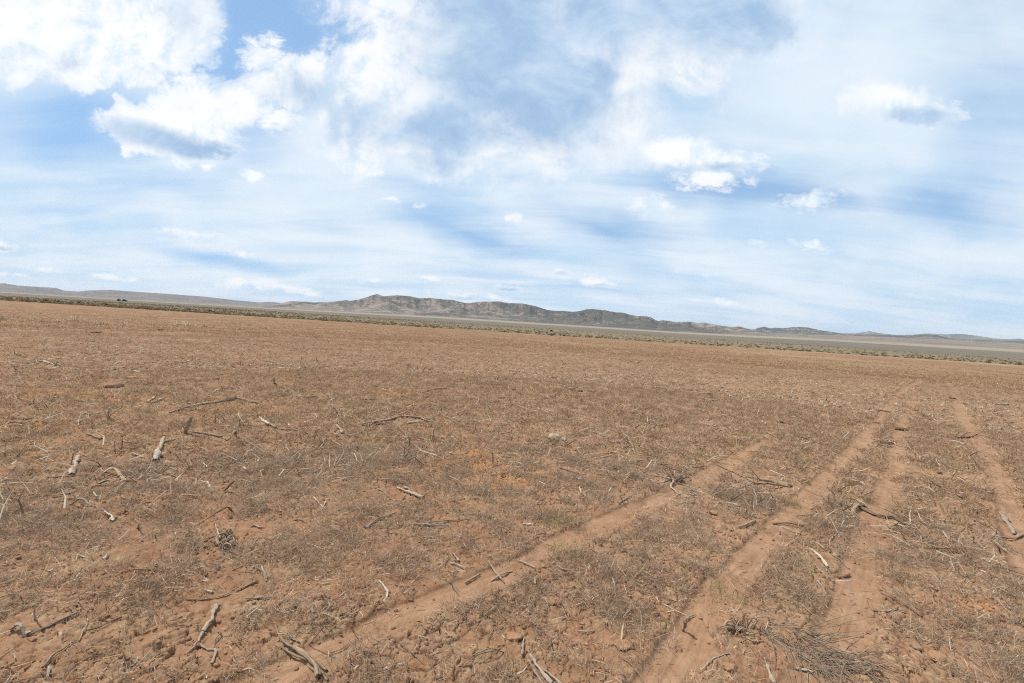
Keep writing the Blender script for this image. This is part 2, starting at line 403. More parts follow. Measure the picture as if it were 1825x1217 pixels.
def ground_material():
    m, n, bs = new_mat("dry_soil")
    geo = n.n('ShaderNodeNewGeometry'); Pp = geo.outputs['Position']
    px, py, pz = n.xyz(Pp)
    xy = n.cxyz(px, py, 0.0)
    r = n.vm('LENGTH', xy, out=1)
    big = n.noise(xy, 0.09, 4.0, 0.5)
    mid = n.noise(xy, 0.9, 5.0, 0.6)
    fine = n.noise(xy, 14.0, 6.0, 0.65)
    grit = n.noise(xy, 90.0, 3.0, 0.7)
    trk = n.attr('trk'); crk = n.attr('crk'); plate = n.attr('plate'); veg = n.attr('veg')
    soil = n.mix(n.ss(mid, 0.3, 0.7), (0.190, 0.094, 0.050), (0.300, 0.168, 0.096))
    soil = n.mix(n.ss(fine, 0.35, 0.75), soil, (0.370, 0.225, 0.135))
    soil = n.mix(n.m('MULTIPLY', n.ss(plate, 0.3, 1.0), 0.55), soil, (0.375, 0.225, 0.136))
    soil = n.mix(n.m('MULTIPLY', n.ss(grit, 0.52, 0.72), 0.6), soil, (0.18, 0.105, 0.065))
    # redder on the left, more straw on the right
    side = n.ss(n.m('ADD', n.m('MULTIPLY', px, 1.0), n.m('MULTIPLY', n.m('SUBTRACT', big, 0.5), 40.0)), -9.0, 7.0)
    soil = n.mix(n.m('MULTIPLY', n.m('SUBTRACT', 1.0, side), 0.60), soil, (0.195, 0.090, 0.046))
    # scraps of weed and straw too small to model
    s1 = n.noise(xy, 5.0, 8.0, 0.72)
    s2 = n.noise(xy, 1.6, 8.0, 0.7)
    straw = n.mix(n.ss(n.noise(xy, 23.0, 4.0, 0.6), 0.35, 0.65), (0.185, 0.125, 0.080), (0.39, 0.265, 0.150))
    cover = n.m('MULTIPLY', n.ss(n.m('ADD', n.m('MULTIPLY', s1, 0.6), n.m('MULTIPLY', s2, 0.4)), 0.42, 0.62), n.ss(veg, 0.0, 0.8, 0.30, 0.80))
    cover = n.m('MULTIPLY', cover, n.ss(trk, 0.1, 0.7, 1.0, 0.06))
    c1 = n.mix(cover, soil, straw)
    c1 = n.mix(n.m('MULTIPLY', n.attr('rust'), n.ss(n.noise(xy, 7.0, 5.0, 0.7), 0.35, 0.6)), c1, (0.40, 0.195, 0.075))
    # packed dust of the ruts
    dust = n.mix(n.ss(n.noise(xy, 6.0, 6.0, 0.6), 0.3, 0.7), (0.255, 0.145, 0.082), (0.350, 0.216, 0.132))
    dust = n.mix(n.m('MULTIPLY', n.attr('tread'), 0.55), dust, (0.165, 0.088, 0.048))
    c1 = n.mix(n.m('MULTIPLY', trk, 0.75), c1, dust)
    c1 = n.mix(n.m('MULTIPLY', crk, 0.8), c1, (0.085, 0.042, 0.024))
    # far parts of the field: streaky brown and straw, orange bare spots
    st = n.n('ShaderNodeMapping'); n.L.new(xy, st.inputs[0]); st.inputs['Scale'].default_value = (0.35, 0.5, 1)
    f1 = n.noise(st.outputs[0], 0.8, 7.0, 0.68)
    f2 = n.noise(st.outputs[0], 0.12, 4.0, 0.55)
    fcol = n.mix(n.ss(f1, 0.40, 0.60), (0.165, 0.090, 0.050), (0.275, 0.170, 0.098))
    fcol = n.mix(n.m('MULTIPLY', n.ss(f2, 0.45, 0.7), n.ss(side, 0.0, 1.0, 0.15, 0.7)), fcol, (0.35, 0.245, 0.140))
    c1 = n.mix(n.ss(r, 9.0, 32.0, 0.0, 0.70), c1, fcol)
    # sagebrush flats beyond the field edge
    ed = n.m('SUBTRACT', n.m('ADD', n.m('MULTIPLY', px, float(edge_n[0])), n.m('MULTIPLY', py, float(edge_n[1]))), edge_c)
    ed = n.m('ADD', ed, n.m('MULTIPLY', n.m('SUBTRACT', n.noise(xy, 0.10, 4.0, 0.65), 0.5), 16.0))
    sage = n.mix(n.ss(n.noise(xy, 0.25, 6.0, 0.7), 0.35, 0.65), (0.215, 0.165, 0.102), (0.145, 0.118, 0.072))
    c1 = n.mix(n.ss(ed, -1.5, 2.0), c1, sage)
    k1 = n.noise(xy, 0.0016, 6.0, 0.62)
    k2 = n.noise(xy, 0.006, 6.0, 0.65)
    flat = n.mix(n.ss(k2, 0.35, 0.65), (0.125, 0.103, 0.078), (0.165, 0.135, 0.102))
    c1 = n.mix(n.ss(r, 180.0, 420.0), c1, flat)
    pale = n.mix(n.ss(k2, 0.3, 0.7), (0.275, 0.225, 0.165), (0.235, 0.195, 0.145))
    rw = n.m('ADD', r, n.m('MULTIPLY', n.m('SUBTRACT', k1, 0.5), 3000.0))
    band = n.m('MULTIPLY', n.ss(rw, 2300.0, 2700.0), n.ss(rw, 4300.0, 5600.0, 1.0, 0.0))
    c1 = n.mix(band, c1, pale)
    fan = n.mix(n.ss(k1, 0.4, 0.62), (0.145, 0.118, 0.090), (0.235, 0.175, 0.130))
    c1 = n.mix(n.ss(rw, 5000.0, 6500.0), c1, fan)
    n.L.new(c1, bs.inputs['Base Color'])
    bs.inputs['Roughness'].default_value = 1.0
    bmp = n.n('ShaderNodeBump'); bmp.inputs['Distance'].default_value = 0.03
    n.put(bmp.inputs['Strength'], n.ss(r, 2.0, 60.0, 0.55, 0.9))
    hsum = n.m('ADD', n.m('MULTIPLY', fine, 0.6), n.m('MULTIPLY', n.m('ADD', s1, n.m('MULTIPLY', grit, 0.25)), n.ss(trk, 0, .7, 0.8, 0.2)))
    n.L.new(hsum, bmp.inputs['Height']); n.L.new(bmp.outputs[0], bs.inputs['Normal'])
    return m

def make_ground():
    rows = [0.12, 0.3, 0.5, 0.7, 0.9]
    r = 0.95
    while r < 60:
        rows.append(r); r += max(0.004, r * r / (CAM_H * 455.0) * 0.85)
    while r < 40000:
        rows.append(r); r *= 1.045
    rows.append(42000.0)
    rows = np.array(rows)
    front = np.radians(np.arange(-58, 58.001, 0.105))
    rear = np.radians(np.arange(60.5, 300.0, 2.5))
    az = np.concatenate([front, rear])
    na = len(az); nr = len(rows)
    A, Rr = np.meshgrid(az, rows)
    # small jitter so that rows do not line up
    Rj = Rr * (1 + 0.0)
    x = (np.sin(A) * Rj).ravel(); y = (np.cos(A) * Rj).ravel()
    z, mask, crk, rim, plate = ground_full(x, y)
    tread = ground_full.tread
    rust = np.zeros_like(x)
    for (qx, qy, rw, rd) in ((440, 728, 50, 9), (1740, 1074, 40, 12), (835, 815, 60, 20), (900, 850, 70, 25), (850, 830, 40, 20), (1690, 654.5, 10, 1.3), (1560, 668, 40, 3), (700, 700, 40, 5), (120, 700, 120, 10), (60, 760, 60, 8)):
        q0, t0 = gpt(qx, qy); q1 = gpt(qx, qy + rd)[0]
        rust = np.maximum(rust, np.exp(-(((x - q0[0]) / (rw * t0 / F_PX)) ** 2 + ((y - q0[1]) / abs(q0[1] - q1[1])) ** 2)))
    veg = np.zeros_like(x); nf = np.hypot(x, y) < 120
    veg[nf] = veg_field(x[nf], y[nf])
    v = np.stack([x, y, z], 1)
    v = np.concatenate([v, [[0, 0, float(base_h(np.zeros(1), np.zeros(1))[0])]]])
    i = np.arange(nr - 1)[:, None] * na; j = np.arange(na)[None, :]; j2 = (j + 1) % na
    q = np.stack([i + j, i + na + j, i + na + j2, i + j2], -1).reshape(-1, 4)[:, ::-1]
    jj = np.arange(na); c0 = len(v) - 1
    t = np.stack([np.full(na, c0), (jj + 1) % na, jj], 1)
    ext = lambda a: np.append(a, 0.0)
    o = build("ground", v, quads=q, tris=t, mat=ground_material(), smooth=True,
              attrs={'trk': ext(mask), 'crk': ext(crk), 'plate': ext(plate), 'veg': ext(veg), 'rust': ext(rust), 'tread': ext(tread)})
    if o.data.polygons[len(q) // 3].normal.z < 0: o.data.flip_normals()
    tag(o, "bare reddish brown dirt field with wheel ruts running to distant flats", "ground", kind='structure')
    return o
make_ground()

# ------------------------------------------------------------------ hills
def hill_material(name, soil_a, soil_b, veg_c, cover_lo, cover_hi, cloud_shade_x=None):
    m, n, bs = new_mat(name)
    geo = n.n('ShaderNodeNewGeometry'); Pp = geo.outputs['Position']
    px, py, pz = n.xyz(Pp)
    big = n.noise(Pp, 0.0016, 5.0, 0.6)
    med = n.noise(Pp, 0.006, 5.0, 0.6)
    soil = n.mix(n.ss(med, 0.35, 0.65), soil_a, soil_b)
    dot = n.noise(Pp, 0.020, 4.0, 0.75)
    dot2 = n.noise(Pp, 0.055, 2.0, 0.7)
    d = n.m('ADD', n.m('MULTIPLY', dot, 0.65), n.m('MULTIPLY', dot2, 0.35))
    th = n.ss(n.m('ADD', n.m('MULTIPLY', big, 0.6), n.m('MULTIPLY', med, 0.4)), 0.36, 0.64, cover_lo, cover_hi)
    if cloud_shade_x:
        # cloud shadow on part of the range, put into colour as denser dark cover
        th = n.m('SUBTRACT', th, n.m('MULTIPLY', n.m('MULTIPLY', n.ss(px, cloud_shade_x[0], cloud_shade_x[1]), n.ss(px, cloud_shade_x[2], cloud_shade_x[3], 1.0, 0.0)), 0.10))
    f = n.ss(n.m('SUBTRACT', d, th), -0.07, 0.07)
    c1 = n.mix(f, soil, n.mix(n.ss(dot2, 0.3, 0.7), veg_c, tuple(v * 1.5 for v in veg_c)))
    n.L.new(c1, bs.inputs['Base Color']); bs.inputs['Roughness'].default_value = 1.0
    return m

def make_hills(name, sky_pts, dist, depth, mat, label, seed, foot_drop=0.0, nscale=900.0, n_az=900, n_r=110, gully=0.55):
    sp = sorted(sky_pts)
    px = np.array([p[0] for p in sp], float); py = np.array([p[1] for p in sp], float)
    X = np.linspace(px[0], px[-1], n_az); Y = np.interp(X, px, py)
    Y = Y + 0.25 * fbm(X / 9.0, X * 0 + seed, 3, seed)
    dirs = np.array([ray(a, b) for a, b in zip(X, Y)])
    az = np.arctan2(dirs[:, 0], dirs[:, 1]); tel = dirs[:, 2] / np.hypot(dirs[:, 0], dirs[:, 1])
    t = np.linspace(0, 1, n_r)
    # crest winds in and out
    crest = dist + 0.18 * depth * fbm(np.degrees(az) / 9.0, az * 0 + 3.3, 3, seed + 3)
    rad = (crest - depth * 0.62)[None, :] + t[:, None] * depth
    A = np.broadcast_to(az[None, :], rad.shape)
    x = np.sin(A) * rad; y = np.cos(A) * rad
    g = far_rise(x.ravel(), y.ravel()).reshape(x.shape)
    wx = x + 350 * fbm(x.ravel() / 1800, y.ravel() / 1800, 3, seed + 5).reshape(x.shape)
    wy = y + 350 * fbm(x.ravel() / 1800, y.ravel() / 1800, 3, seed + 6).reshape(x.shape)
    rn = ridged((wx / nscale).ravel(), (wy / nscale).ravel(), 4, seed + 7).reshape(x.shape)
    env = np.where(t < 0.62, sst(t, 0.0, 0.62) ** 1.25, 1 - sst(t, 0.62, 1.0))[:, None]
    peak = np.maximum(tel * crest + CAM_H - far_rise(np.sin(az) * crest, np.cos(az) * crest), 4.0)
    shape = env * (1 - gully + gully * rn * 1.5)
    hgt = shape * peak[None, :]
    # scale each column until its skyline meets the traced one
    k = np.ones(n_az)
    for _ in range(25):
        el = ((g + hgt * k[None, :]) - CAM_H) / rad
        mx = el.max(0)
        k *= np.clip((tel * dist + 30) / np.maximum(mx * dist + 30, 1), 0.6, 1.6)
    z = g + hgt * k[None, :] - 3.0 * (1 - sst(env, 0.0, 0.05)) - foot_drop
    v = np.stack([x, y, z], -1).reshape(-1, 3)
    i = np.arange(n_r - 1)[:, None] * n_az; j = np.arange(n_az - 1)[None, :]
    q = np.stack([i + j, i + j + 1, i + n_az + j + 1, i + n_az + j], -1).reshape(-1, 4)
    o = build(name, v, quads=q, mat=mat, smooth=True)
    if o.data.polygons[10].normal.z < 0: o.data.flip_normals()
    return tag(o, label, "hills", kind='structure')

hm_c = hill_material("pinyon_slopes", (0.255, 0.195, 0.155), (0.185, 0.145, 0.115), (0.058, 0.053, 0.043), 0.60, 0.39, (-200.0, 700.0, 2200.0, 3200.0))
hm_l = hill_material("far_left_slopes", (0.20, 0.135, 0.105), (0.16, 0.115, 0.090), (0.068, 0.058, 0.050), 0.56, 0.38)
hm_r = hill_material("right_slopes", (0.30, 0.225, 0.165), (0.26, 0.18, 0.13), (0.045, 0.050, 0.043), 0.52, 0.31)
hm_f = hill_material("far_right_slopes", (0.22, 0.175, 0.140), (0.19, 0.150, 0.115), (0.07, 0.08, 0.065), 0.60, 0.42)
SK_L = [(-220, 497), (-100, 500), (0, 505), (8, 504.6), (30, 508.7), (50, 510), (100, 513), (113, 517.5), (140, 519.5), (153, 517.5), (175, 517), (195, 516.5), (220, 518), (245, 520), (280, 522.5),
        (300, 523.5), (330, 526), (365, 528.5), (420, 535), (465, 539), (475, 537.7), (490, 538.5), (505, 541), (560, 546), (620, 551), (700, 558)]
SK_C = [(440, 548), (480, 544.5), (500, 541), (510, 538), (520, 536.8), (545, 537.5), (560, 539), (593, 537.5), (603, 536), (617, 534.8), (624, 536), (638, 534), (652, 530), (665, 525.5), (673, 524.0), (678, 525.8), (684, 528), (697, 526.5), (708, 526),
        (730, 527.5), (748, 531.5), (770, 531), (790, 533.5), (806, 534), (817, 537), (830, 540), (845, 539), (857, 537.5), (890, 537), (905, 540), (930, 540.5), (955, 545.5), (975, 552), (990, 554), (1005, 554),
        (1020, 555.5), (1032, 554.5), (1045, 551), (1055, 550.5), (1080, 553), (1098, 556.5), (1110, 557), (1122, 560.5), (1135, 563), (1150, 563), (1160, 565.5), (1172, 572), (1182, 570.5), (1205, 574), (1228, 573), (1243, 575.5),
        (1255, 574.5), (1280, 579.5), (1305, 583), (1318, 581.5), (1330, 585), (1345, 588), (1370, 594), (1400, 600), (1440, 605)]
SK_R = [(1290, 590), (1330, 588), (1345, 586.5), (1350, 584.5), (1362, 582), (1374, 585), (1380, 584), (1395, 584.3), (1404, 584), (1410, 583), (1425, 582.5), (1440, 583.5), (1460, 588), (1500, 594), (1530, 594.7), (1560, 596),
        (1590, 597), (1610, 598), (1630, 597), (1650, 595.8), (1670, 597), (1690, 602), (1720, 604), (1760, 606), (1800, 607.5), (1825, 608), (1900, 612), (2050, 622)]
SK_F = [(1440, 596), (1480, 594.5), (1500, 594), (1525, 594), (1540, 591.5), (1550, 590), (1560, 592), (1575, 594.5), (1600, 597), (1625, 596.5), (1640, 595), (1655, 594), (1685, 596), (1705, 595), (1715, 595), (1740, 598), (1760, 601), (1775, 603.3),
        (1800, 604.5), (1815, 603), (1825, 604.5), (1900, 607), (2050, 618)]
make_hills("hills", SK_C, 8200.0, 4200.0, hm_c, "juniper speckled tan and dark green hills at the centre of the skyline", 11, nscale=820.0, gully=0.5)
make_hills("hills", SK_L, 17000.0, 6500.0, hm_l, "low purplish grey far ridge on the left of the skyline", 23, nscale=2200.0, gully=0.45)
make_hills("hills", SK_R, 12500.0, 4500.0, hm_r, "hazy blue green hills with pale bare feet on the right of the skyline", 37, nscale=900.0, gully=0.6)
make_hills("hills", SK_F, 21000.0, 5500.0, hm_f, "faint pale peaks farthest away behind the right hills", 51, nscale=2200.0)

def ico(sub=1):
    import bmesh
    bm = bmesh.new(); bmesh.ops.create_icosphere(bm, subdivisions=sub, radius=1.0)
    v = np.array([p.co[:] for p in bm.verts]); f = np.array([[q.index for q in p.verts] for p in bm.faces]); bm.free()
    return v, f
ICO1, ICO1F = ico(1); ICO2, ICO2F = ico(2); ICO3, ICO3F = ico(3)

# ------------------------------------------------------------------ wood lying on the field (things)
def wood_material(name, a, b, c_, inner=None):
    m, n, bs = new_mat(name)
    uv = n.n('ShaderNodeAttribute', attribute_name='grain').outputs['Vector']
    mp = n.n('ShaderNodeMapping'); n.L.new(uv, mp.inputs[0]); mp.inputs['Scale'].default_value = (7.0, 7.0, 9.0)
    s1 = n.noise(mp.outputs[0], 1.0, 5.0, 0.65)
    mp2 = n.n('ShaderNodeMapping'); n.L.new(uv, mp2.inputs[0]); mp2.inputs['Scale'].default_value = (2.0, 2.0, 14.0)
    s2 = n.noise(mp2.outputs[0], 1.0, 4.0, 0.6)
    c1 = n.mix(n.ss(s1, 0.32, 0.66), a, b)
    c1 = n.mix(n.ss(s2, 0.55, 0.72), c1, c_)
    n.L.new(c1, bs.inputs['Base Color']); bs.inputs['Roughness'].default_value = 0.9
    bp = n.n('ShaderNodeBump'); bp.inputs['Distance'].default_value = 0.006; bp.inputs['Strength'].default_value = 0.9
    n.L.new(s1, bp.inputs['Height']); n.L.new(bp.outputs[0], bs.inputs['Normal'])
    return m
WOOD = {
    'bleach': wood_material("bleached_wood", (0.32, 0.24, 0.17), (0.50, 0.40, 0.30), (0.19, 0.13, 0.085)),
    'tan': wood_material("weathered_tan_wood", (0.25, 0.168, 0.108), (0.40, 0.29, 0.195), (0.15, 0.092, 0.058)),
    'grey': wood_material("weathered_grey_wood", (0.23, 0.18, 0.14), (0.37, 0.30, 0.24), (0.13, 0.098, 0.075)),
    'dark': wood_material("dark_bark", (0.125, 0.083, 0.055), (0.25, 0.175, 0.12), (0.065, 0.042, 0.028)),
    'orange': wood_material("split_orange_wood", (0.38, 0.23, 0.13), (0.50, 0.37, 0.25), (0.25, 0.14, 0.08)),
    'white': wood_material("bone_white_wood", (0.44, 0.36, 0.28), (0.62, 0.53, 0.42), (0.28, 0.20, 0.14)),
}
def catmull(p, n):
    p = np.asarray(p, float)
    if len(p) == 2: p = np.array([p[0], p[0] * .66 + p[1] * .34, p[0] * .33 + p[1] * .67, p[1]])
    e = np.concatenate([[2 * p[0] - p[1]], p, [2 * p[-1] - p[-2]]])
    seg = len(p) - 1; out = []
    for u in np.linspace(0, seg, n):
        i = min(int(u), seg - 1); t = u - i
        a, b, c_, d = e[i:i + 4]
        out.append(0.5 * (2 * b + (c_ - a) * t + (2 * a - 5 * b + 4 * c_ - d) * t * t + (3 * b - a - 3 * c_ + d) * t ** 3))
    return np.array(out)
def tube(path, r0, r1, seed, sides=11, gnarl=0.35, ragged=1.0, flat=0.8):
    """a weathered stem: lobed twisting section, wandering axis, torn ends"""
    rs = np.random.default_rng(seed)
    L = np.linalg.norm(np.diff(path, axis=0), axis=1).sum()
    n = int(np.clip(L / max(r0, r1) * 1.6, 8, 40))
    P_ = catmull(path, n); rm = max(r0, r1)
    t = np.linspace(0, 1, n)
    for k in range(3):
        w = np.interp(t, np.linspace(0, 1, 9), rs.normal(0, 1, 9)) * rm * gnarl * np.sin(math.pi * t) ** 0.5
        P_[:, k] += w * (0.5 if k == 2 else 1.0)
    T = np.gradient(P_, axis=0); T /= np.linalg.norm(T, axis=1, keepdims=True) + 1e-9
    up = np.array([0.05, 0.03, 1.0])
    A = np.cross(T, up); bad = np.linalg.norm(A, axis=1) < 0.15
    A[bad] = np.cross(T[bad], [1.0, 0.2, 0]); A /= np.linalg.norm(A, axis=1, keepdims=True)
    B = np.cross(A, T)
    rad = r0 + (r1 - r0) * t
    rad = rad * (1 + 0.22 * np.interp(t, np.linspace(0, 1, 8), rs.normal(0, 1, 8)))
    rad = np.maximum(rad, rm * 0.12)
    lob = 1 + rs.normal(0, 0.27, sides); tw = rs.normal(0, 1.6)
    ang = np.arange(sides) * 2 * math.pi / sides
    V = []; G = []
    for i in range(n):
        a = ang + tw * t[i]
        l = lob * (1 + rs.normal(0, 0.07, sides))
        off = np.zeros(sides)
        if i == 0: off = -np.abs(rs.normal(0, 0.8, sides)) * rad[0] * ragged
        if i == n - 1: off = np.abs(rs.normal(0, 0.9, sides)) * rad[-1] * ragged
        V.append(P_[i] + (np.cos(a) * l * rad[i])[:, None] * A[i] + (np.sin(a) * l * rad[i] * flat)[:, None] * B[i] + off[:, None] * T[i])
        G.append(np.stack([np.cos(ang) + seed % 17, np.sin(ang), np.full(sides, t[i] * L * 1.0)], 1))
    V = np.concatenate(V + [P_[:1] + T[:1] * rad[0] * 0.3, P_[-1:] - T[-1:] * rad[-1] * 0.3]); G = np.concatenate(G + [[[0, 0, 0]], [[0, 0, L]]])
    i = np.arange(n - 1)[:, None] * sides; j = np.arange(sides)[None, :]; j2 = (j + 1) % sides
    Q = np.stack([i + j, i + j2, i + sides + j2, i + sides + j], -1).reshape(-1, 4)
    jj = np.arange(sides); c0 = n * sides
    Tr = np.concatenate([np.stack([np.full(sides, c0), (jj + 1) % sides, jj], 1), np.stack([np.full(sides, c0 + 1), (n - 1) * sides + jj, (n - 1) * sides + (jj + 1) % sides], 1)])
    return V, Q, Tr, G
def wood_obj(name, V, Q, Tr, G, mat, parent=None, origin=None):
    o = build(name, V - (origin if origin is not None else 0), quads=Q, tris=Tr, mat=WOOD[mat], smooth=True, parent=parent)
    at = o.data.attributes.new('grain', 'FLOAT_VECTOR', 'POINT'); at.data.foreach_set('vector', np.ascontiguousarray(G, np.float32).ravel())
    return o
def strand_path(pts, mode, r0, r1):
    """photo points -> points in the place: g lies on the ground, a arches between two feet, u stands up from its first point, l leans with only its tip up"""
    g0, t0 = gpt(*pts[0]); g1, t1 = gpt(*pts[-1])
    n = len(pts); out = []
    for i, (px, py) in enumerate(pts):
        f = i / max(n - 1, 1)
        if mode == 'u':
            tt = t0 * (1 - 0.02 * f); p = CAM + ray(px, py) * tt
        elif mode == 'a' and 0 < i < n - 1:
            tt = t0 + (t1 - t0) * f; p = CAM + ray(px, py) * tt
        else:
            p, tt = gpt(px, py); p = p.copy(); p[2] = 0.0
        out.append((p, tt))
    P_ = np.array([o[0] for o in out]); tm = np.mean([o[1] for o in out])
    R_0, R_1 = 0.74 * r0 * tm / F_PX, 0.74 * r1 * tm / F_PX
    if mode == 'g':
        rr = np.linspace(R_0, R_1, n)
        P_[:, 2] = gz(P_[:, 0], P_[:, 1]) + rr * 0.7 + 0.006
        # a stiff stem bridges the hollows
        P_[:, 2] = np.maximum(P_[:, 2], np.linspace(P_[0, 2], P_[-1, 2], n))
    elif mode == 'a':
        P_[[0, -1], 2] = gz(P_[[0, -1], 0], P_[[0, -1], 1]) + 0.3 * R_0
        P_[1:-1, 2] += gz(P_[1:-1, 0], P_[1:-1, 1]) * 0.5 + 0.004
    else:
        z0 = gz(P_[:1, 0], P_[:1, 1])[0]; P_[0, 2] = z0 - 0.5 * R_0; P_[1:, 2] += z0
    for i in range(n - 1):
        for f in np.linspace(0, 1, 5): HERO.append(P_[i, :2] * (1 - f) + P_[i + 1, :2] * f)
    return P_, R_0, R_1
WSEED = [100]
HERO = []          # ground points kept clear of weeds
def wood(name, cat, label, mat, *strands, group=None, child='side_branch'):
    root = None; org = None
    for k, st in enumerate(strands):
        WSEED[0] += 1
        mode, m_ = st[0], (st[1] if len(st) == 5 else mat)
        r0, r1, pts = st[-3:]
        P_, a, b = strand_path(pts, mode, r0, r1)
        V, Q, Tr, G = tube(P_, a, b, WSEED[0])
        if root is None:
            org = P_[0].copy()
            root = wood_obj(name, V, Q, Tr, G, m_, None, org); root.location = org
            tag(root, label, cat, group)
        else:
            wood_obj(child, V, Q, Tr, G, m_, root, org)
    return root

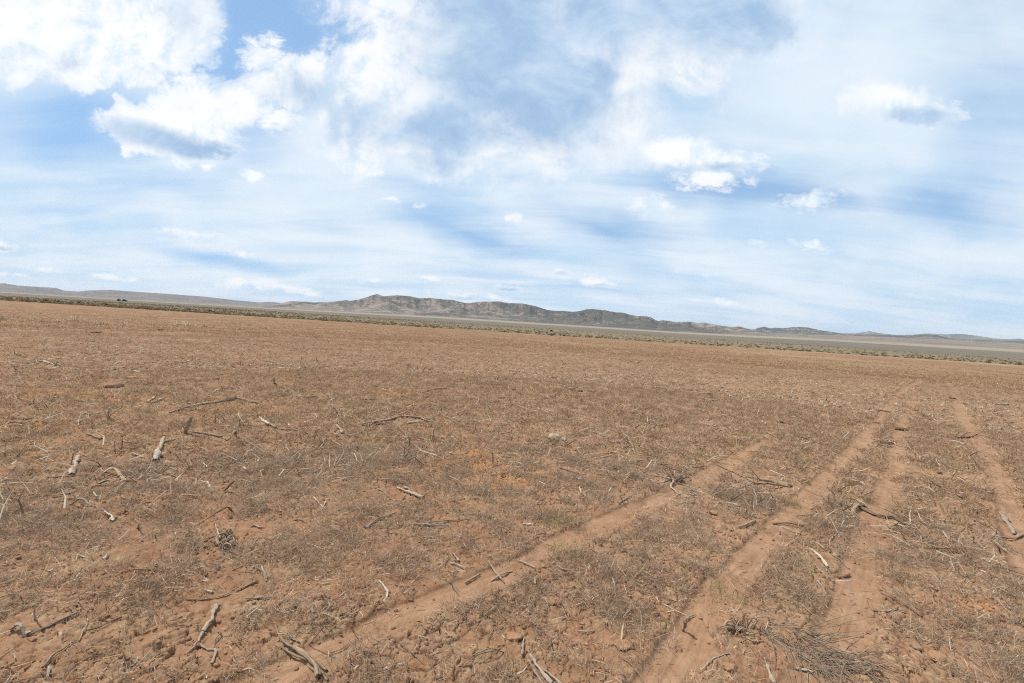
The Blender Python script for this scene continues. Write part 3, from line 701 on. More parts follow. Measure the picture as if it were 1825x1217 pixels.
B_ = 'fallen_branch'; S_ = 'stick'; C_ = 'wood_chip'; R_ = 'dead_root'; K_ = 'broken_stub'
W = [
 # left middle distance
 (B_, 'branch', "long pale branch lying across the bare orange patch, longest of the far debris", 'tan', ('g', 1.2, 4, [(302, 738), (333, 728), (374, 720), (418, 713)]), ('g', 3.6, 1.0, [(418, 713), (436, 714), (452, 718), (475, 722)])),
 (K_, 'stub', "upright broken stub with pale wedge top beside a fallen grey branch", 'bleach', ('u', 3.2, 3.8, [(331, 771), (335, 756), (341, 743)])),
 (B_, 'branch', "grey branch lying at the foot of the upright broken stub", 'grey', ('g', 2.6, 2.2, [(340, 769), (362, 774), (394, 780)])),
 (R_, 'root', "curved dark root with upturned tip right of the upright broken stub", 'tan', ('a', 1.6, 2.8, [(394, 787), (411, 778), (419, 768), (420, 776)])),
 (B_, 'log', "thick splintered white log leaning left of the upright broken stub, yellow inside", 'bleach', ('g', 3.5, 6.5, [(292, 779), (287, 793), (280, 810), (275, 823)]), ('g', 'orange', 1.5, 3, [(288, 787), (283, 800), (277, 812)])),
 (K_, 'stub', "short fat pale broken stick below the grey weeds, left of the curled red root", 'bleach', ('g', 3.5, 4.6, [(139, 815), (133, 830), (127, 845)])),
 (R_, 'root', "curled reddish root arching over the weeds in the left middle distance", 'orange', ('a', 3.0, 3.2, [(183, 838), (204, 834), (214, 845), (221, 857)]), ('g', 2.4, 1.4, [(221, 857), (238, 858)])),
 (S_, 'stick', "straight tan stick lying left of the curled reddish root", 'tan', ('g', 1.8, 1.6, [(85, 850), (118, 848), (156, 845)])),
 (C_, 'wood chip', "long flat pale chip lying just above the dark arched root at the left", 'bleach', ('g', 2.6, 1.6, [(92, 884), (115, 880), (136, 874)])),
 (R_, 'root', "white arched root with a dark hollow beneath, near the left edge", 'bleach', ('a', 2.4, 3.4, [(126, 899), (141, 890), (152, 893), (161, 901)])),
 (C_, 'wood chip', "white hooked sliver alone on the dirt right of the curled reddish root", 'white', ('g', 1.6, 2.4, [(360, 856), (370, 859), (380, 872)])),
 (K_, 'stub', "short dark leaning stub right of the white hooked sliver", 'dark', ('u', 2.6, 2.0, [(399, 871), (408, 862), (416, 854)])),
 (B_, 'branch', "white headed branch with a thin tan tail, below the orange patch", 'white', ('g', 3.2, 3.0, [(462, 745), (479, 757)]), ('g', 'tan', 2.6, 1.0, [(479, 757), (499, 765), (533, 768)])),
 (C_, 'wood chip', "small bent white chip right of the white headed branch", 'bleach', ('g', 1.8, 2.2, [(600, 759), (606, 765), (610, 772)])),
 (K_, 'stub', "white forked stub standing in grey weeds at the far left", 'white', ('u', 2.0, 2.6, [(192, 746), (195, 730)]), ('u', 1.2, 0.6, [(192, 746), (183, 729)]), ('u', 1.6, 1.2, [(192, 746), (202, 737), (216, 728)])),
 (S_, 'stick', "short reddish stick lying beside pale splinters left of the splintered white log", 'tan', ('g', 2.6, 2.0, [(155, 774), (168, 779), (180, 783)])),
 (S_, 'stick', "grey stick pointing from the splintered white log toward the upright stub", 'grey', ('g', 2.0, 1.4, [(296, 789), (312, 784), (326, 780)])),
 (C_, 'wood chip', "orange split chip on the left of a crossed pair above the long pale branch", 'orange', ('g', 2.6, 2.0, [(262, 717), (270, 711), (277, 704)])),
 (C_, 'wood chip', "orange split chip on the right of a crossed pair above the long pale branch", 'orange', ('g', 2.2, 2.0, [(268, 719), (280, 714), (292, 709)])),
 (C_, 'wood chip', "white flake lying above right of the flat brown stone", 'white', ('g', 2.0, 1.4, [(231, 660), (241, 661), (250, 663)])),
 (S_, 'stick', "thin white stick at the left edge leading to the farthest white splinters", 'bleach', ('g', 0.9, 0.9, [(20, 655), (48, 653), (73, 650)])),
 (C_, 'wood chip', "farthest white splinter cluster, right of the thin white stick at the left edge", 'white', ('u', 1.6, 1.2, [(98, 652), (102, 645)]), ('g', 1.6, 1.0, [(78, 645), (90, 649), (98, 652)])),
 (K_, 'stub', "small white stub standing above the orange patch", 'bleach', ('u', 2.4, 2.6, [(490, 683), (488, 674)])),
 (S_, 'stick', "dark stick lying right of the orange patch", 'dark', ('g', 1.6, 1.2, [(543, 711), (560, 709), (574, 711)])),
 (S_, 'stick', "dark brown stick near the left edge, upper of two", 'dark', ('g', 1.8, 1.6, [(20, 746), (40, 750), (58, 749)])),
 (S_, 'stick', "tan stick at the left edge, lower of two", 'tan', ('g', 1.2, 1.0, [(2, 763), (41, 760)])),
 (S_, 'stick', "grey crooked stick below the curled reddish root", 'grey', ('g', 2.4, 1.6, [(166, 868), (178, 861), (190, 852)])),
 (C_, 'wood chip', "tiny upright white peg in the grey weeds at left centre", 'white', ('u', 2.0, 1.8, [(532, 844), (531, 833)])),
 (C_, 'wood chip', "flat whitish splinter above the white hooked sliver", 'bleach', ('g', 1.4, 1.2, [(292, 845), (305, 847), (318, 851)])),
 (C_, 'wood chip', "pale chip lying left of the splintered log's thick end", 'bleach', ('g', 1.8, 1.4, [(236, 810), (247, 813), (256, 816)])),
 # centre middle distance
 (B_, 'branch', "long knotty brown branch lying across the centre left of the field", 'tan', ('g', 3.0, 2.4, [(644, 757), (668, 753), (692, 750), (712, 745), (735, 746), (773, 750)]), ('g', 'dark', 2.8, 1.6, [(650, 759), (676, 756), (700, 753)]), ('g', 1.6, 2.0, [(748, 747), (760, 752), (772, 754)])),
 (C_, 'wood chip', "pale orange slab resting against the long knotty brown branch", 'orange', ('g', 2.6, 2.2, [(722, 756), (734, 755), (746, 754)])),
 (B_, 'log', "pale split log in the centre foreground weeds, with a parallel splinter", 'bleach', ('g', 2.4, 3.4, [(709, 870), (729, 879), (753, 888)]), ('g', 2.2, 1.2, [(721, 870), (730, 873), (740, 877)])),
 (S_, 'stick', "thin tan stick just left of the pale split log", 'tan', ('g', 1.8, 1.2, [(675, 871), (684, 878), (693, 886)])),
 (S_, 'stick', "dark grey stick below the small bent white chip", 'dark', ('g', 1.6, 1.4, [(620, 777), (632, 778), (644, 779)])),
 (C_, 'wood chip', "brown chip lying on bare orange dirt in the middle of the field", 'tan', ('g', 1.8, 1.6, [(892, 816), (909, 817)])),
 (S_, 'stick', "straight pale stick lying right of the centre below the white stone", 'bleach', ('g', 1.4, 1.8, [(1059, 820), (1075, 818), (1089, 815)])),
 (S_, 'stick', "long thin dark stick pointing toward the root stump, right of centre", 'dark', ('g', 1.3, 1.0, [(987, 833), (1010, 840), (1031, 846)])),
 (S_, 'stick', "grey forked twig lying above the longest diagonal rut", 'grey', ('g', 1.6, 1.0, [(1102, 898), (1116, 889), (1132, 880)]), ('u', 1.1, 0.5, [(1110, 894), (1106, 884)])),
 (C_, 'wood chip', "white V shaped chip between the centre weeds and the root stump", 'white', ('g', 2.2, 1.4, [(1033, 871), (1036, 880)])),
 (C_, 'wood chip', "white splintered chip at the centre, above the pale split log", 'white', ('g', 1.6, 1.4, [(800, 808), (810, 810), (818, 810)])),
 (S_, 'stick', "dark short branch far in the centre left, lower of three dark sticks", 'dark', ('g', 1.6, 1.2, [(722, 725), (732, 724), (742, 725)])),
 (S_, 'stick', "dark short branch far in the centre left, upper right of three dark sticks", 'dark', ('g', 1.8, 1.2, [(716, 709), (724, 710), (733, 712)])),
 (S_, 'stick', "dark short branch far in the centre left, leftmost of three dark sticks", 'dark', ('g', 1.6, 1.6, [(640, 713), (656, 713), (674, 714)])),
 (B_, 'branch', "tan far branch above the long knotty brown branch", 'tan', ('g', 1.2, 1.8, [(752, 701), (772, 695), (795, 693)])),
 (S_, 'stick', "farthest grey stick, above the tan far branch", 'grey', ('g', 1.4, 1.2, [(707, 686), (716, 684), (728, 684)])),
 # right middle distance
 (B_, 'branch', "large frayed brown branch lying between the first and second rut", 'tan', ('g', 2.2, 3.2, [(1277, 827), (1313, 842), (1347, 852), (1378, 858), (1405, 865)]), ('g', 2.6, 1.8, [(1345, 860), (1375, 861), (1404, 866)]), ('g', 1.4, 1.0, [(1300, 839), (1330, 851), (1350, 862)])),
 (S_, 'stick', "short grey stick under the large frayed brown branch", 'grey', ('g', 2.4, 1.8, [(1315, 868), (1327, 864), (1337, 861)])),
 (R_, 'root', "hooked root curling back on itself above the first rut's right bank", 'tan', ('a', 2.4, 2.0, [(1246, 871), (1262, 881), (1260, 889), (1246, 894), (1229, 893)])),
 (S_, 'stick', "pale smooth stick below the large frayed brown branch", 'bleach', ('g', 1.6, 2.2, [(1282, 894), (1302, 896), (1320, 900)])),
 (R_, 'root', "coiled pale root with a dark woody tail lying across the third rut", 'tan', ('a', 2.0, 2.4, [(1512, 900), (1511, 908), (1518, 912)]), ('a', 2.6, 2.2, [(1518, 911), (1528, 899), (1541, 898)]), ('g', 'dark', 3.6, 2.8, [(1530, 902), (1548, 910), (1563, 917), (1594, 924), (1614, 936)]), ('g', 2.4, 2.0, [(1541, 898), (1552, 908), (1561, 916)]), 'root'),
 (S_, 'stick', "short grey log end below the coiled pale root's tail", 'grey', ('g', 2.8, 2.0, [(1599, 935), (1615, 939), (1632, 943)])),
 (S_, 'stick', "dark bent branch lying at the left edge of the second rut", 'dark', ('g', 1.8, 2.6, [(1379, 929), (1403, 930), (1432, 937)])),
 (S_, 'stick', "pale branch lying just under the dark bent branch", 'bleach', ('g', 1.6, 1.4, [(1394, 935), (1410, 942), (1426, 949)])),
 (S_, 'stick', "thin straight tan stick above the dark bent branch", 'tan', ('g', 1.2, 1.2, [(1420, 914), (1448, 914), (1476, 914)])),
 (K_, 'stub', "pale forked stub leaning in weeds between the second and third rut", 'bleach', ('u', 2.4, 1.6, [(1480, 960), (1487, 951), (1494, 943)])),
 (S_, 'stick', "bright white bent stick standing out on the weeds right of the second rut", 'white', ('g', 1.6, 2.6, [(1438, 973), (1459, 986), (1475, 1007)])),
 (C_, 'wood chip', "short pale splinter left of the bright white bent stick", 'bleach', ('g', 1.8, 1.2, [(1437, 981), (1447, 996)])),
 (S_, 'stick', "thin grey stick lying over the upper end of the third rut's near part", 'grey', ('g', 1.4, 0.9, [(1483, 988), (1498, 995), (1514, 1007)])),
 (S_, 'stick', "short straw pale splinter beside the third rut's left bank", 'bleach', ('g', 1.6, 1.0, [(1457, 1034), (1466, 1045), (1473, 1057)])),
 (S_, 'stick', "short dark stick lying inside the third rut", 'dark', ('g', 1.6, 2.6, [(1494, 1024), (1507, 1023), (1514, 1019)])),
 (B_, 'branch', "long dark thin branch on the right bank of the third rut", 'dark', ('g', 2.0, 1.2, [(1571, 1054), (1608, 1071), (1643, 1096)])),
 (S_, 'stick', "white forked twig lying right of the third rut's near end", 'bleach', ('g', 1.6, 1.8, [(1557, 1084), (1579, 1087), (1598, 1084)]), ('g', 1.4, 1.0, [(1579, 1087), (1573, 1076)])),
 (B_, 'log', "round ended grey log at the right edge of the photo", 'grey', ('g', 4.2, 2.6, [(1786, 917), (1797, 931), (1808, 949)])),
 (B_, 'branch', "bent tan branch below the round ended log at the right edge", 'tan', ('g', 2.2, 3.6, [(1790, 957), (1806, 957), (1827, 949)])),
 (C_, 'wood chip', "white splinter in weeds on the far right, midway down", 'bleach', ('g', 1.2, 1.2, [(1734, 1045), (1745, 1055)])),
 (S_, 'stick', "pale stick in the weeds left of the right edge log", 'bleach', ('g', 1.3, 1.0, [(1725, 957), (1743, 968)])),
 (S_, 'stick', "pale stick lying in the lower right corner weeds", 'bleach', ('g', 1.5, 1.0, [(1723, 1171), (1749, 1189)])),
 (S_, 'stick', "dark stick across the top of the second rut, upper of two", 'dark', ('g', 1.4, 1.6, [(1566, 731), (1577, 732), (1586, 733)])),
 (S_, 'stick', "dark stick across the top of the second rut, lower of two", 'dark', ('g', 1.2, 1.8, [(1556, 753), (1567, 754)])),
 (B_, 'branch', "dark fan of broken sticks beside the fourth rut", 'dark', ('g', 2.2, 2.0, [(1700, 780), (1716, 782), (1728, 780)]), ('u', 1.6, 1.0, [(1708, 781), (1722, 773)]), ('u', 1.4, 0.8, [(1712, 782), (1720, 776)])),
 (S_, 'stick', "lone dark stick leaning right of the fan of broken sticks", 'dark', ('u', 1.4, 1.2, [(1731, 780), (1742, 775)])),
 (B_, 'branch', "pale flat branch below the dark fan of broken sticks", 'bleach', ('g', 1.8, 2.2, [(1692, 787), (1706, 790), (1718, 795)])),
 (S_, 'stick', "dark far stick at the top of the fourth rut", 'dark', ('g', 1.8, 1.2, [(1693, 709), (1704, 710)])),
 (B_, 'branch', "far tan branch left of the second rut, bent like a shallow bow", 'tan', ('g', 1.0, 1.6, [(1250, 708), (1262, 714), (1279, 714)])),
 (S_, 'stick', "far reddish stick left of the bowed tan branch", 'tan', ('g', 1.2, 1.0, [(1226, 695), (1240, 695), (1254, 693)])),
 (S_, 'stick', "dark far stick near the right edge, alone right of the fourth rut", 'dark', ('g', 1.6, 1.8, [(1776, 721), (1786, 722), (1797, 722)])),
 # foreground
 (B_, 'branch', "big double stranded branch in the bottom foreground crossing the longest rut", 'tan', ('g', 2.4, 4.4, [(490, 1113), (506, 1143), (528, 1157), (557, 1177), (568, 1205)]), ('g', 2.2, 3.2, [(500, 1147), (518, 1160), (549, 1172), (566, 1176), (581, 1189)]), ('g', 2.8, 1.8, [(549, 1175), (564, 1192), (584, 1210)])),
 (S_, 'stick', "short grey stick beside the top of the big double stranded branch", 'grey', ('g', 2.6, 2.0, [(516, 1130), (525, 1137), (534, 1143)])),
 (R_, 'root', "ivory white crescent shaped root alone on cracked dirt above the longest rut", 'white', ('g', 1.4, 2.6, [(676, 1033), (687, 1046), (690, 1058), (683, 1071)])),
 (S_, 'stick', "darker lower stick of the X crossed pair lying in the longest rut", 'tan', ('g', 2.6, 2.4, [(871, 1005), (884, 1020), (898, 1036)])),
 (S_, 'stick', "pale upper stick of the X crossed pair lying in the longest rut", 'bleach', ('a', 1.6, 2.0, [(874, 1032), (893, 1022), (912, 1015)])),
 (S_, 'stick', "pale stick left of the X crossed pair, pointing at it", 'bleach', ('g', 2.0, 1.6, [(804, 1002), (817, 1008), (830, 1015)])),
 (C_, 'wood chip', "pale upright chip above the stick that points at the X crossed pair", 'bleach', ('g', 1.8, 2.4, [(807, 984), (817, 999)])),
 (S_, 'stick', "thin tan stick leaning below the pale upright chip", 'tan', ('g', 1.3, 1.0, [(782, 1014), (795, 1000), (807, 988)])),
 (S_, 'stick', "thick tan stick on the upper bank of the longest rut", 'tan', ('g', 2.4, 2.6, [(830, 1036), (842, 1029), (854, 1021)])),
 (C_, 'wood chip', "white thin splinter upright in weeds beside the thick tan stick", 'white', ('u', 1.6, 1.2, [(808, 1044), (806, 1035), (804, 1027)])),
 (B_, 'branch', "arching tan twigs bowed over the cracked dirt at the bottom centre", 'tan', ('a', 1.6, 1.4, [(818, 1187), (845, 1165), (874, 1156), (897, 1163)]), ('a', 1.5, 1.2, [(820, 1190), (848, 1170), (872, 1161), (893, 1156)])),
 (S_, 'stick', "thin grey stick in weeds between the double branch and the arching twigs", 'grey', ('g', 1.3, 1.0, [(713, 1149), (733, 1164), (754, 1184)])),
 (B_, 'log', "dark grey weathered log lying in centre weeds, with a twig above it", 'grey', ('g', 3.0, 2.2, [(739, 935), (766, 938), (798, 937)]), ('g', 1.2, 1.0, [(763, 933), (800, 929), (836, 926)])),
 (B_, 'branch', "grey slender branch rising to the right, left of the dark grey log", 'grey', ('g', 2.4, 1.2, [(651, 939), (675, 926), (704, 914)])),
 (R_, 'root', "bleached hook shaped root in weeds left of the white crescent", 'bleach', ('a', 1.6, 2.4, [(450, 1006), (463, 1007), (470, 1014), (475, 1031)])),
 (S_, 'stick', "short pale stick just below the bleached hook shaped root", 'bleach', ('g', 1.8, 2.0, [(437, 1040), (455, 1035)])),
 (B_, 'log', "grey log half buried in weeds under the bleached hook shaped root", 'grey', ('g', 2.8, 2.2, [(440, 1066), (462, 1065), (481, 1064)])),
 (S_, 'stick', "thin yellowish stem lying under the dark grey log's left end", 'tan', ('g', 0.9, 0.8, [(691, 949), (706, 950), (722, 955)])),
 (C_, 'wood chip', "pale chip lying on cracked clods below the longest rut, left of the arching twigs", 'bleach', ('g', 1.6, 1.4, [(794, 1128), (804, 1139)])),
 (S_, 'stick', "thin tan stick standing askew right of the double stranded branch", 'tan', ('u', 1.2, 1.0, [(551, 1143), (563, 1128), (575, 1114)])),
 (S_, 'stick', "dark thin stick lying inside the longest rut near the double branch", 'dark', ('g', 1.3, 1.0, [(590, 1157), (608, 1151), (622, 1140)])),
 (S_, 'stick', "white crossed twigs in the weeds above the bleached hook shaped root", 'white', ('g', 1.3, 1.0, [(559, 888), (570, 899), (580, 908)]), ('g', 1.2, 0.9, [(580, 897), (574, 908)])),
 (C_, 'wood chip', "tan curved chip below the white crossed twigs", 'tan', ('g', 1.6, 1.2, [(522, 926), (535, 926), (546, 931)])),
 (B_, 'branch', "long winding tan branch lying on the left foreground dirt", 'tan', ('g', 1.6, 2.6, [(329, 1064), (367, 1065), (411, 1054), (456, 1033)])),
 (B_, 'log', "bleached club shaped log in the left foreground with a forked pale twig", 'bleach', ('g', 4.8, 4.0, [(385, 1077), (378, 1098), (361, 1124)]), ('g', 3.8, 1.2, [(361, 1124), (350, 1143), (330, 1158)]), ('g', 1.8, 2.2, [(356, 1143), (370, 1151), (384, 1156), (378, 1177)])),
 (R_, 'root', "S curved pale root right of the club shaped log", 'tan', ('a', 2.0, 1.4, [(389, 1118), (393, 1127), (384, 1136), (382, 1146)])),
 (B_, 'branch', "dark grey branch lying left of the club shaped log", 'dark', ('g', 2.8, 1.8, [(214, 1099), (195, 1107), (176, 1116), (158, 1121)])),
 (S_, 'stick', "pale stick crossing below the end of the dark grey branch", 'bleach', ('g', 2.0, 1.2, [(155, 1109), (148, 1123), (141, 1137)])),
 (B_, 'branch', "bent tan branch in the bottom left corner weeds", 'tan', ('g', 1.4, 2.4, [(133, 1136), (114, 1152), (94, 1165), (76, 1187)])),
 (C_, 'wood chip', "small bright white chip at the foot of the bent tan branch", 'white', ('g', 2.8, 2.2, [(87, 1184), (85, 1196)])),
 (R_, 'root', "thick whitish curled root at the left edge near the bottom", 'bleach', ('a', 2.6, 4.6, [(19, 1117), (30, 1112), (40, 1115), (45, 1128)]), ('g', 4.0, 2.0, [(44, 1127), (55, 1124)])),
 (B_, 'branch', "long dark straight branch running right from the whitish curled root", 'grey', ('g', 2.4, 2.8, [(57, 1127), (97, 1109), (141, 1089)])),
 (S_, 'stick', "long thin tan stick at the left edge above the whitish curled root", 'tan', ('g', 1.3, 1.0, [(0, 1068), (28, 1058), (56, 1046)])),
 (R_, 'root', "tan arched root lying left of the club shaped log's tip", 'tan', ('a', 1.6, 1.4, [(283, 1133), (302, 1143), (337, 1133)])),
 (C_, 'wood chip', "white bone like chip right of the white arched root near the left edge", 'white', ('g', 2.8, 2.0, [(188, 913), (196, 919), (202, 926)])),
 (C_, 'wood chip', "left of two small white chips on bare left foreground dirt", 'white', ('g', 1.8, 2.4, [(141, 989), (151, 991), (160, 991)])),
 (C_, 'wood chip', "right of two small white chips on bare left foreground dirt", 'white', ('g', 2.0, 1.4, [(185, 995), (190, 989), (195, 985)])),
 (C_, 'wood chip', "white sliver just above the long winding tan branch", 'white', ('g', 1.8, 2.2, [(365, 1048), (372, 1052), (378, 1054)])),
 (C_, 'wood chip', "pale speck of wood in the weeds below the left pair of white chips", 'white', ('g', 2.0, 1.6, [(88, 1021), (95, 1015)])),
 (C_, 'wood chip', "curved pale shaving right of the white bone like chip", 'bleach', ('g', 1.6, 1.4, [(217, 885), (222, 889), (234, 889)])),
 (K_, 'stub', "small forked white stub on the dirt below the curved pale shaving", 'bleach', ('u', 1.8, 1.4, [(246, 937), (248, 930)]), ('g', 1.4, 1.0, [(242, 937), (252, 937)])),
 (B_, 'branch', "dark branch with a raised knob left of the pale root crown", 'dark', ('a', 1.6, 2.8, [(353, 932), (380, 917), (404, 903), (414, 910)])),
 (S_, 'stick', "pale twig lying right of the pale root crown", 'bleach', ('g', 1.6, 1.4, [(452, 933), (460, 937), (470, 938)])),
 (B_, 'branch', "grey curved branch bowed over weeds above the long winding tan branch", 'grey', ('a', 1.4, 2.0, [(411, 1013), (440, 1006), (466, 1007), (474, 1018)])),
 (C_, 'wood chip', "white upright sliver in weeds above the long dark straight branch", 'white', ('u', 2.2, 1.2, [(63, 1101), (62, 1088), (61, 1075)])),
 (B_, 'log', "bundle of three pale split stems running off the bottom edge at the centre", 'bleach', ('g', 2.6, 3.0, [(945, 1168), (960, 1192), (984, 1220)]), ('g', 2.0, 2.6, [(942, 1178), (955, 1200), (972, 1224)]), ('g', 1.6, 2.2, [(960, 1190), (978, 1202), (1000, 1222)]), 'split_stem'),
 (C_, 'wood chip', "long narrow pale chip above the bundle of split stems at the bottom", 'bleach', ('g', 1.4, 2.6, [(934, 1137), (933, 1153), (930, 1170)])),
 (S_, 'stick', "straw coloured stick running off the bottom edge left of the second rut", 'tan', ('g', 1.2, 2.0, [(1110, 1175), (1130, 1193), (1152, 1220)])),
 (S_, 'stick', "thin pale forked branch lying across the near end of the second rut", 'bleach', ('g', 1.8, 1.2, [(1299, 1164), (1270, 1177), (1246, 1195)])),
 (K_, 'stub', "pale broken stub with a dark side on the left bank of the second rut", 'tan', ('u', 3.0, 3.6, [(1218, 1116), (1220, 1108), (1222, 1100)]), ('g', 2.6, 1.8, [(1220, 1102), (1231, 1095), (1240, 1090)])),
 (C_, 'wood chip', "flat pale chip on clods left of the second rut", 'bleach', ('g', 1.8, 1.6, [(1029, 1127), (1044, 1128), (1058, 1125)])),
 (S_, 'stick', "crooked grey twig above the flat pale chip", 'grey', ('g', 1.4, 0.8, [(1000, 1105), (1018, 1103), (1038, 1107)])),
 (S_, 'stick', "pale stick lying across the longest rut right of the X crossed pair", 'bleach', ('g', 1.8, 1.6, [(923, 997), (938, 1004), (953, 1013)])),
 (S_, 'stick', "thin pale twig in weeds below the near bank of the longest rut", 'bleach', ('g', 1.2, 0.9, [(978, 1030), (996, 1034), (1014, 1040)])),
 (C_, 'wood chip', "stout pale chip on the left bank of the second rut, midway along", 'bleach', ('g', 2.0, 2.6, [(1317, 939), (1332, 935), (1346, 930)])),
 (S_, 'stick', "long thin straw across the longest rut's far half", 'tan', ('g', 0.9, 0.8, [(1129, 908), (1155, 915), (1182, 923)])),
 (C_, 'wood chip', "white chip on bare dirt left of the yellowish green weeds", 'white', ('g', 2.0, 1.6, [(932, 936), (950, 938)])),
 (B_, 'branch', "thick straight pale stem in the bottom foreground right of the second rut", 'bleach', ('g', 2.0, 4.2, [(1362, 1171), (1370, 1194), (1380, 1220)])),
 (R_, 'root', "pale bowed root half under the brush at the bottom right", 'tan', ('a', 2.4, 2.0, [(1538, 1201), (1550, 1194), (1564, 1194), (1574, 1202)])),
 (C_, 'wood chip', "pale chunk of wood in the brush at the bottom right", 'white', ('g', 3.0, 2.2, [(1420, 1187), (1434, 1188), (1450, 1193)])),
]
for e in W:
    wood(*e[:4], *[q for q in e[4:] if isinstance(q, tuple)], child=e[-1] if isinstance(e[-1], str) else 'side_branch')

# ------------------------------------------------------------------ root crowns, stump, uprooted shrub
def lump(name, label, cat, px, py, w_px, h_px, d_fac, mat, seed, rough=0.25, parent=None, sink=0.25, rel=None, fine=0.08):
    p, t = gpt(px, py); HERO.append(p[:2]); sx = w_px * 0.5 * t / F_PX; sz_ = h_px * 0.5 * t / F_PX; sy = sx * d_fac
    q = ICO3.copy(); k = np.ones(len(q))
    rs = np.random.default_rng(seed)
    o1, o2, o3 = rs.uniform(0, 50, 3)
    k += rough * fbm(q[:, 0] * 1.3 + o1, q[:, 1] * 1.3 + q[:, 2] * 1.1 + o2, 3, seed) + fine * fbm(q[:, 0] * 5 + o3, q[:, 1] * 5 + q[:, 2] * 4, 3, seed + 9)
    V = q * k[:, None]
    V[:, 2] = np.where(V[:, 2] > 0.75, 0.75 + (V[:, 2] - 0.75) * 0.3, V[:, 2])
    a = rs.uniform(0, 6.28) * 0.15
    V = V * [sx, sy, sz_]
    V = np.stack([V[:, 0] * math.cos(a) - V[:, 1] * math.sin(a), V[:, 0] * math.sin(a) + V[:, 1] * math.cos(a), V[:, 2]], 1)
    z0 = float(gz(p[0], p[1])[0]); org = np.array([p[0], p[1], z0])
    V[:, 2] += sz_ * (1 - 2 * sink)
    if parent is not None: V = V + org - np.array(parent.location)
    o = build(name, V, tris=ICO3F, mat=mat, smooth=True, parent=parent)
    if mat.name in [w.name for w in WOOD.values()]:
        at = o.data.attributes.new('grain', 'FLOAT_VECTOR', 'POINT'); at.data.foreach_set('vector', np.ascontiguousarray(ICO3 * [1, 1, .2], np.float32).ravel())
    if parent is None:
        o.location = org; tag(o, label, cat)
    return o
def stems(root, child, specs, mat):
    org = np.array(root.location)
    for st in specs:
        WSEED[0] += 1
        m_ = st[1] if len(st) == 5 else mat
        P_, a, b = strand_path(st[-1], st[0], st[-3], st[-2])
        V, Q, Tr, G = tube(P_, a, b, WSEED[0], sides=6)
        wood_obj(child, V, Q, Tr, G, m_, root, org)

def curls(root, px, py, w, h, n, seed, mats=('bleach', 'tan', 'orange'), r=(0.9, 1.9)):
    q = np.random.default_rng(seed); sp = []
    for k in range(n):
        a = q.uniform(0, 6.28); x0 = px + math.cos(a) * w * 0.22; y0 = py + math.sin(a) * h * 0.12
        x1 = px + math.cos(a + q.normal(0, .5)) * w * q.uniform(0.35, 0.7); y1 = py + math.sin(a) * h * q.uniform(0.2, 0.45)
        up = h * q.uniform(0.05, 0.38)
        sp.append(('a', mats[q.integers(0, len(mats))], q.uniform(*r), q.uniform(*r) * 0.5, [(x0, y0), (x0 * .65 + x1 * .35 + q.normal(0, 2), min(y0, y1) - up), (x0 * .3 + x1 * .7, min(y0, y1) - up * 0.7), (x1, y1)]))
    stems(root, 'root', sp, mats[0])

r_ = lump("tree_stump", "dark stump torn from the ground with pale splayed roots, beside the first rut", "stump", 1208, 854, 20, 15, 0.9, WOOD['dark'], 301, 0.35, fine=0.2)
stems(r_, 'root', [('g', 3.0, 1.4, [(1205, 856), (1185, 852), (1157, 848)]), ('g', 2.6, 1.6, [(1200, 858), (1196, 866), (1211, 877)]), ('g', 1.8, 1.0, [(1192, 856), (1172, 860), (1160, 853)]),
                   ('u', 2.2, 1.2, [(1196, 852), (1188, 840), (1181, 829)]), ('u', 1.8, 0.9, [(1202, 850), (1196, 838), (1192, 832)]), ('u', 1.6, 1.0, [(1212, 850), (1222, 842)]), ('g', 1.8, 0.8, [(1210, 858), (1225, 862), (1240, 866)])], 'bleach')
curls(r_, 1206, 855, 46, 26, 10, 11, ('bleach', 'grey', 'dark'))
r_ = lump("root_crown", "pale gnarled root crown full of curled ends, on the left foreground dirt", "root", 402, 964, 15, 10, 0.9, WOOD['dark'], 302, 0.4, fine=0.22)
stems(r_, 'root', [('g', 2.6, 1.4, [(392, 960), (388, 948), (384, 933)]), ('a', 2.2, 1.6, [(390, 966), (386, 956), (396, 948), (404, 952)]), ('a', 2.0, 1.4, [(400, 968), (408, 955), (418, 951), (420, 961)]),
                   ('g', 2.2, 1.2, [(402, 974), (396, 980), (406, 984)]), ('a', 2.0, 1.4, [(396, 976), (402, 968), (413, 972), (410, 981)]), ('g', 1.8, 0.8, [(402, 958), (398, 944)]), ('g', 1.6, 0.8, [(412, 968), (428, 972)]), ('g', 1.4, 0.8, [(408, 958), (414, 944)])], 'bleach')
curls(r_, 402, 950, 34, 14, 10, 12)
curls(r_, 402, 972, 38, 16, 14, 15)
r_ = lump("root_crown", "flat clump of matted tan roots between the second and third rut, far up", "root", 1577, 790, 20, 6, 0.7, WOOD['dark'], 303, 0.35, fine=0.2)
stems(r_, 'root', [('g', 2.0, 1.2, [(1577, 786), (1590, 787), (1598, 793)]), ('g', 1.8, 1.0, [(1570, 787), (1562, 785), (1556, 783)]), ('g', 'dark', 2.0, 1.0, [(1568, 794), (1580, 797), (1592, 796)]), ('g', 1.4, 0.8, [(1566, 791), (1560, 797)])], 'orange')
curls(r_, 1577, 789, 34, 12, 14, 13, ('tan', 'orange', 'dark'))
r_ = lump("root_crown", "far splayed whitish dead bush right of the field centre", "dead bush", 1170, 691, 9, 5, 0.8, WOOD['grey'], 304, 0.4)
stems(r_, 'root', [('u', 1.0, 0.6, [(1168, 691), (1160, 685)]), ('u', 1.0, 0.6, [(1170, 691), (1169, 682)]), ('u', 1.0, 0.6, [(1172, 691), (1181, 685)]), ('g', 1.0, 0.6, [(1166, 692), (1152, 694)]), ('u', 0.9, 0.5, [(1171, 690), (1176, 683)])], 'bleach')
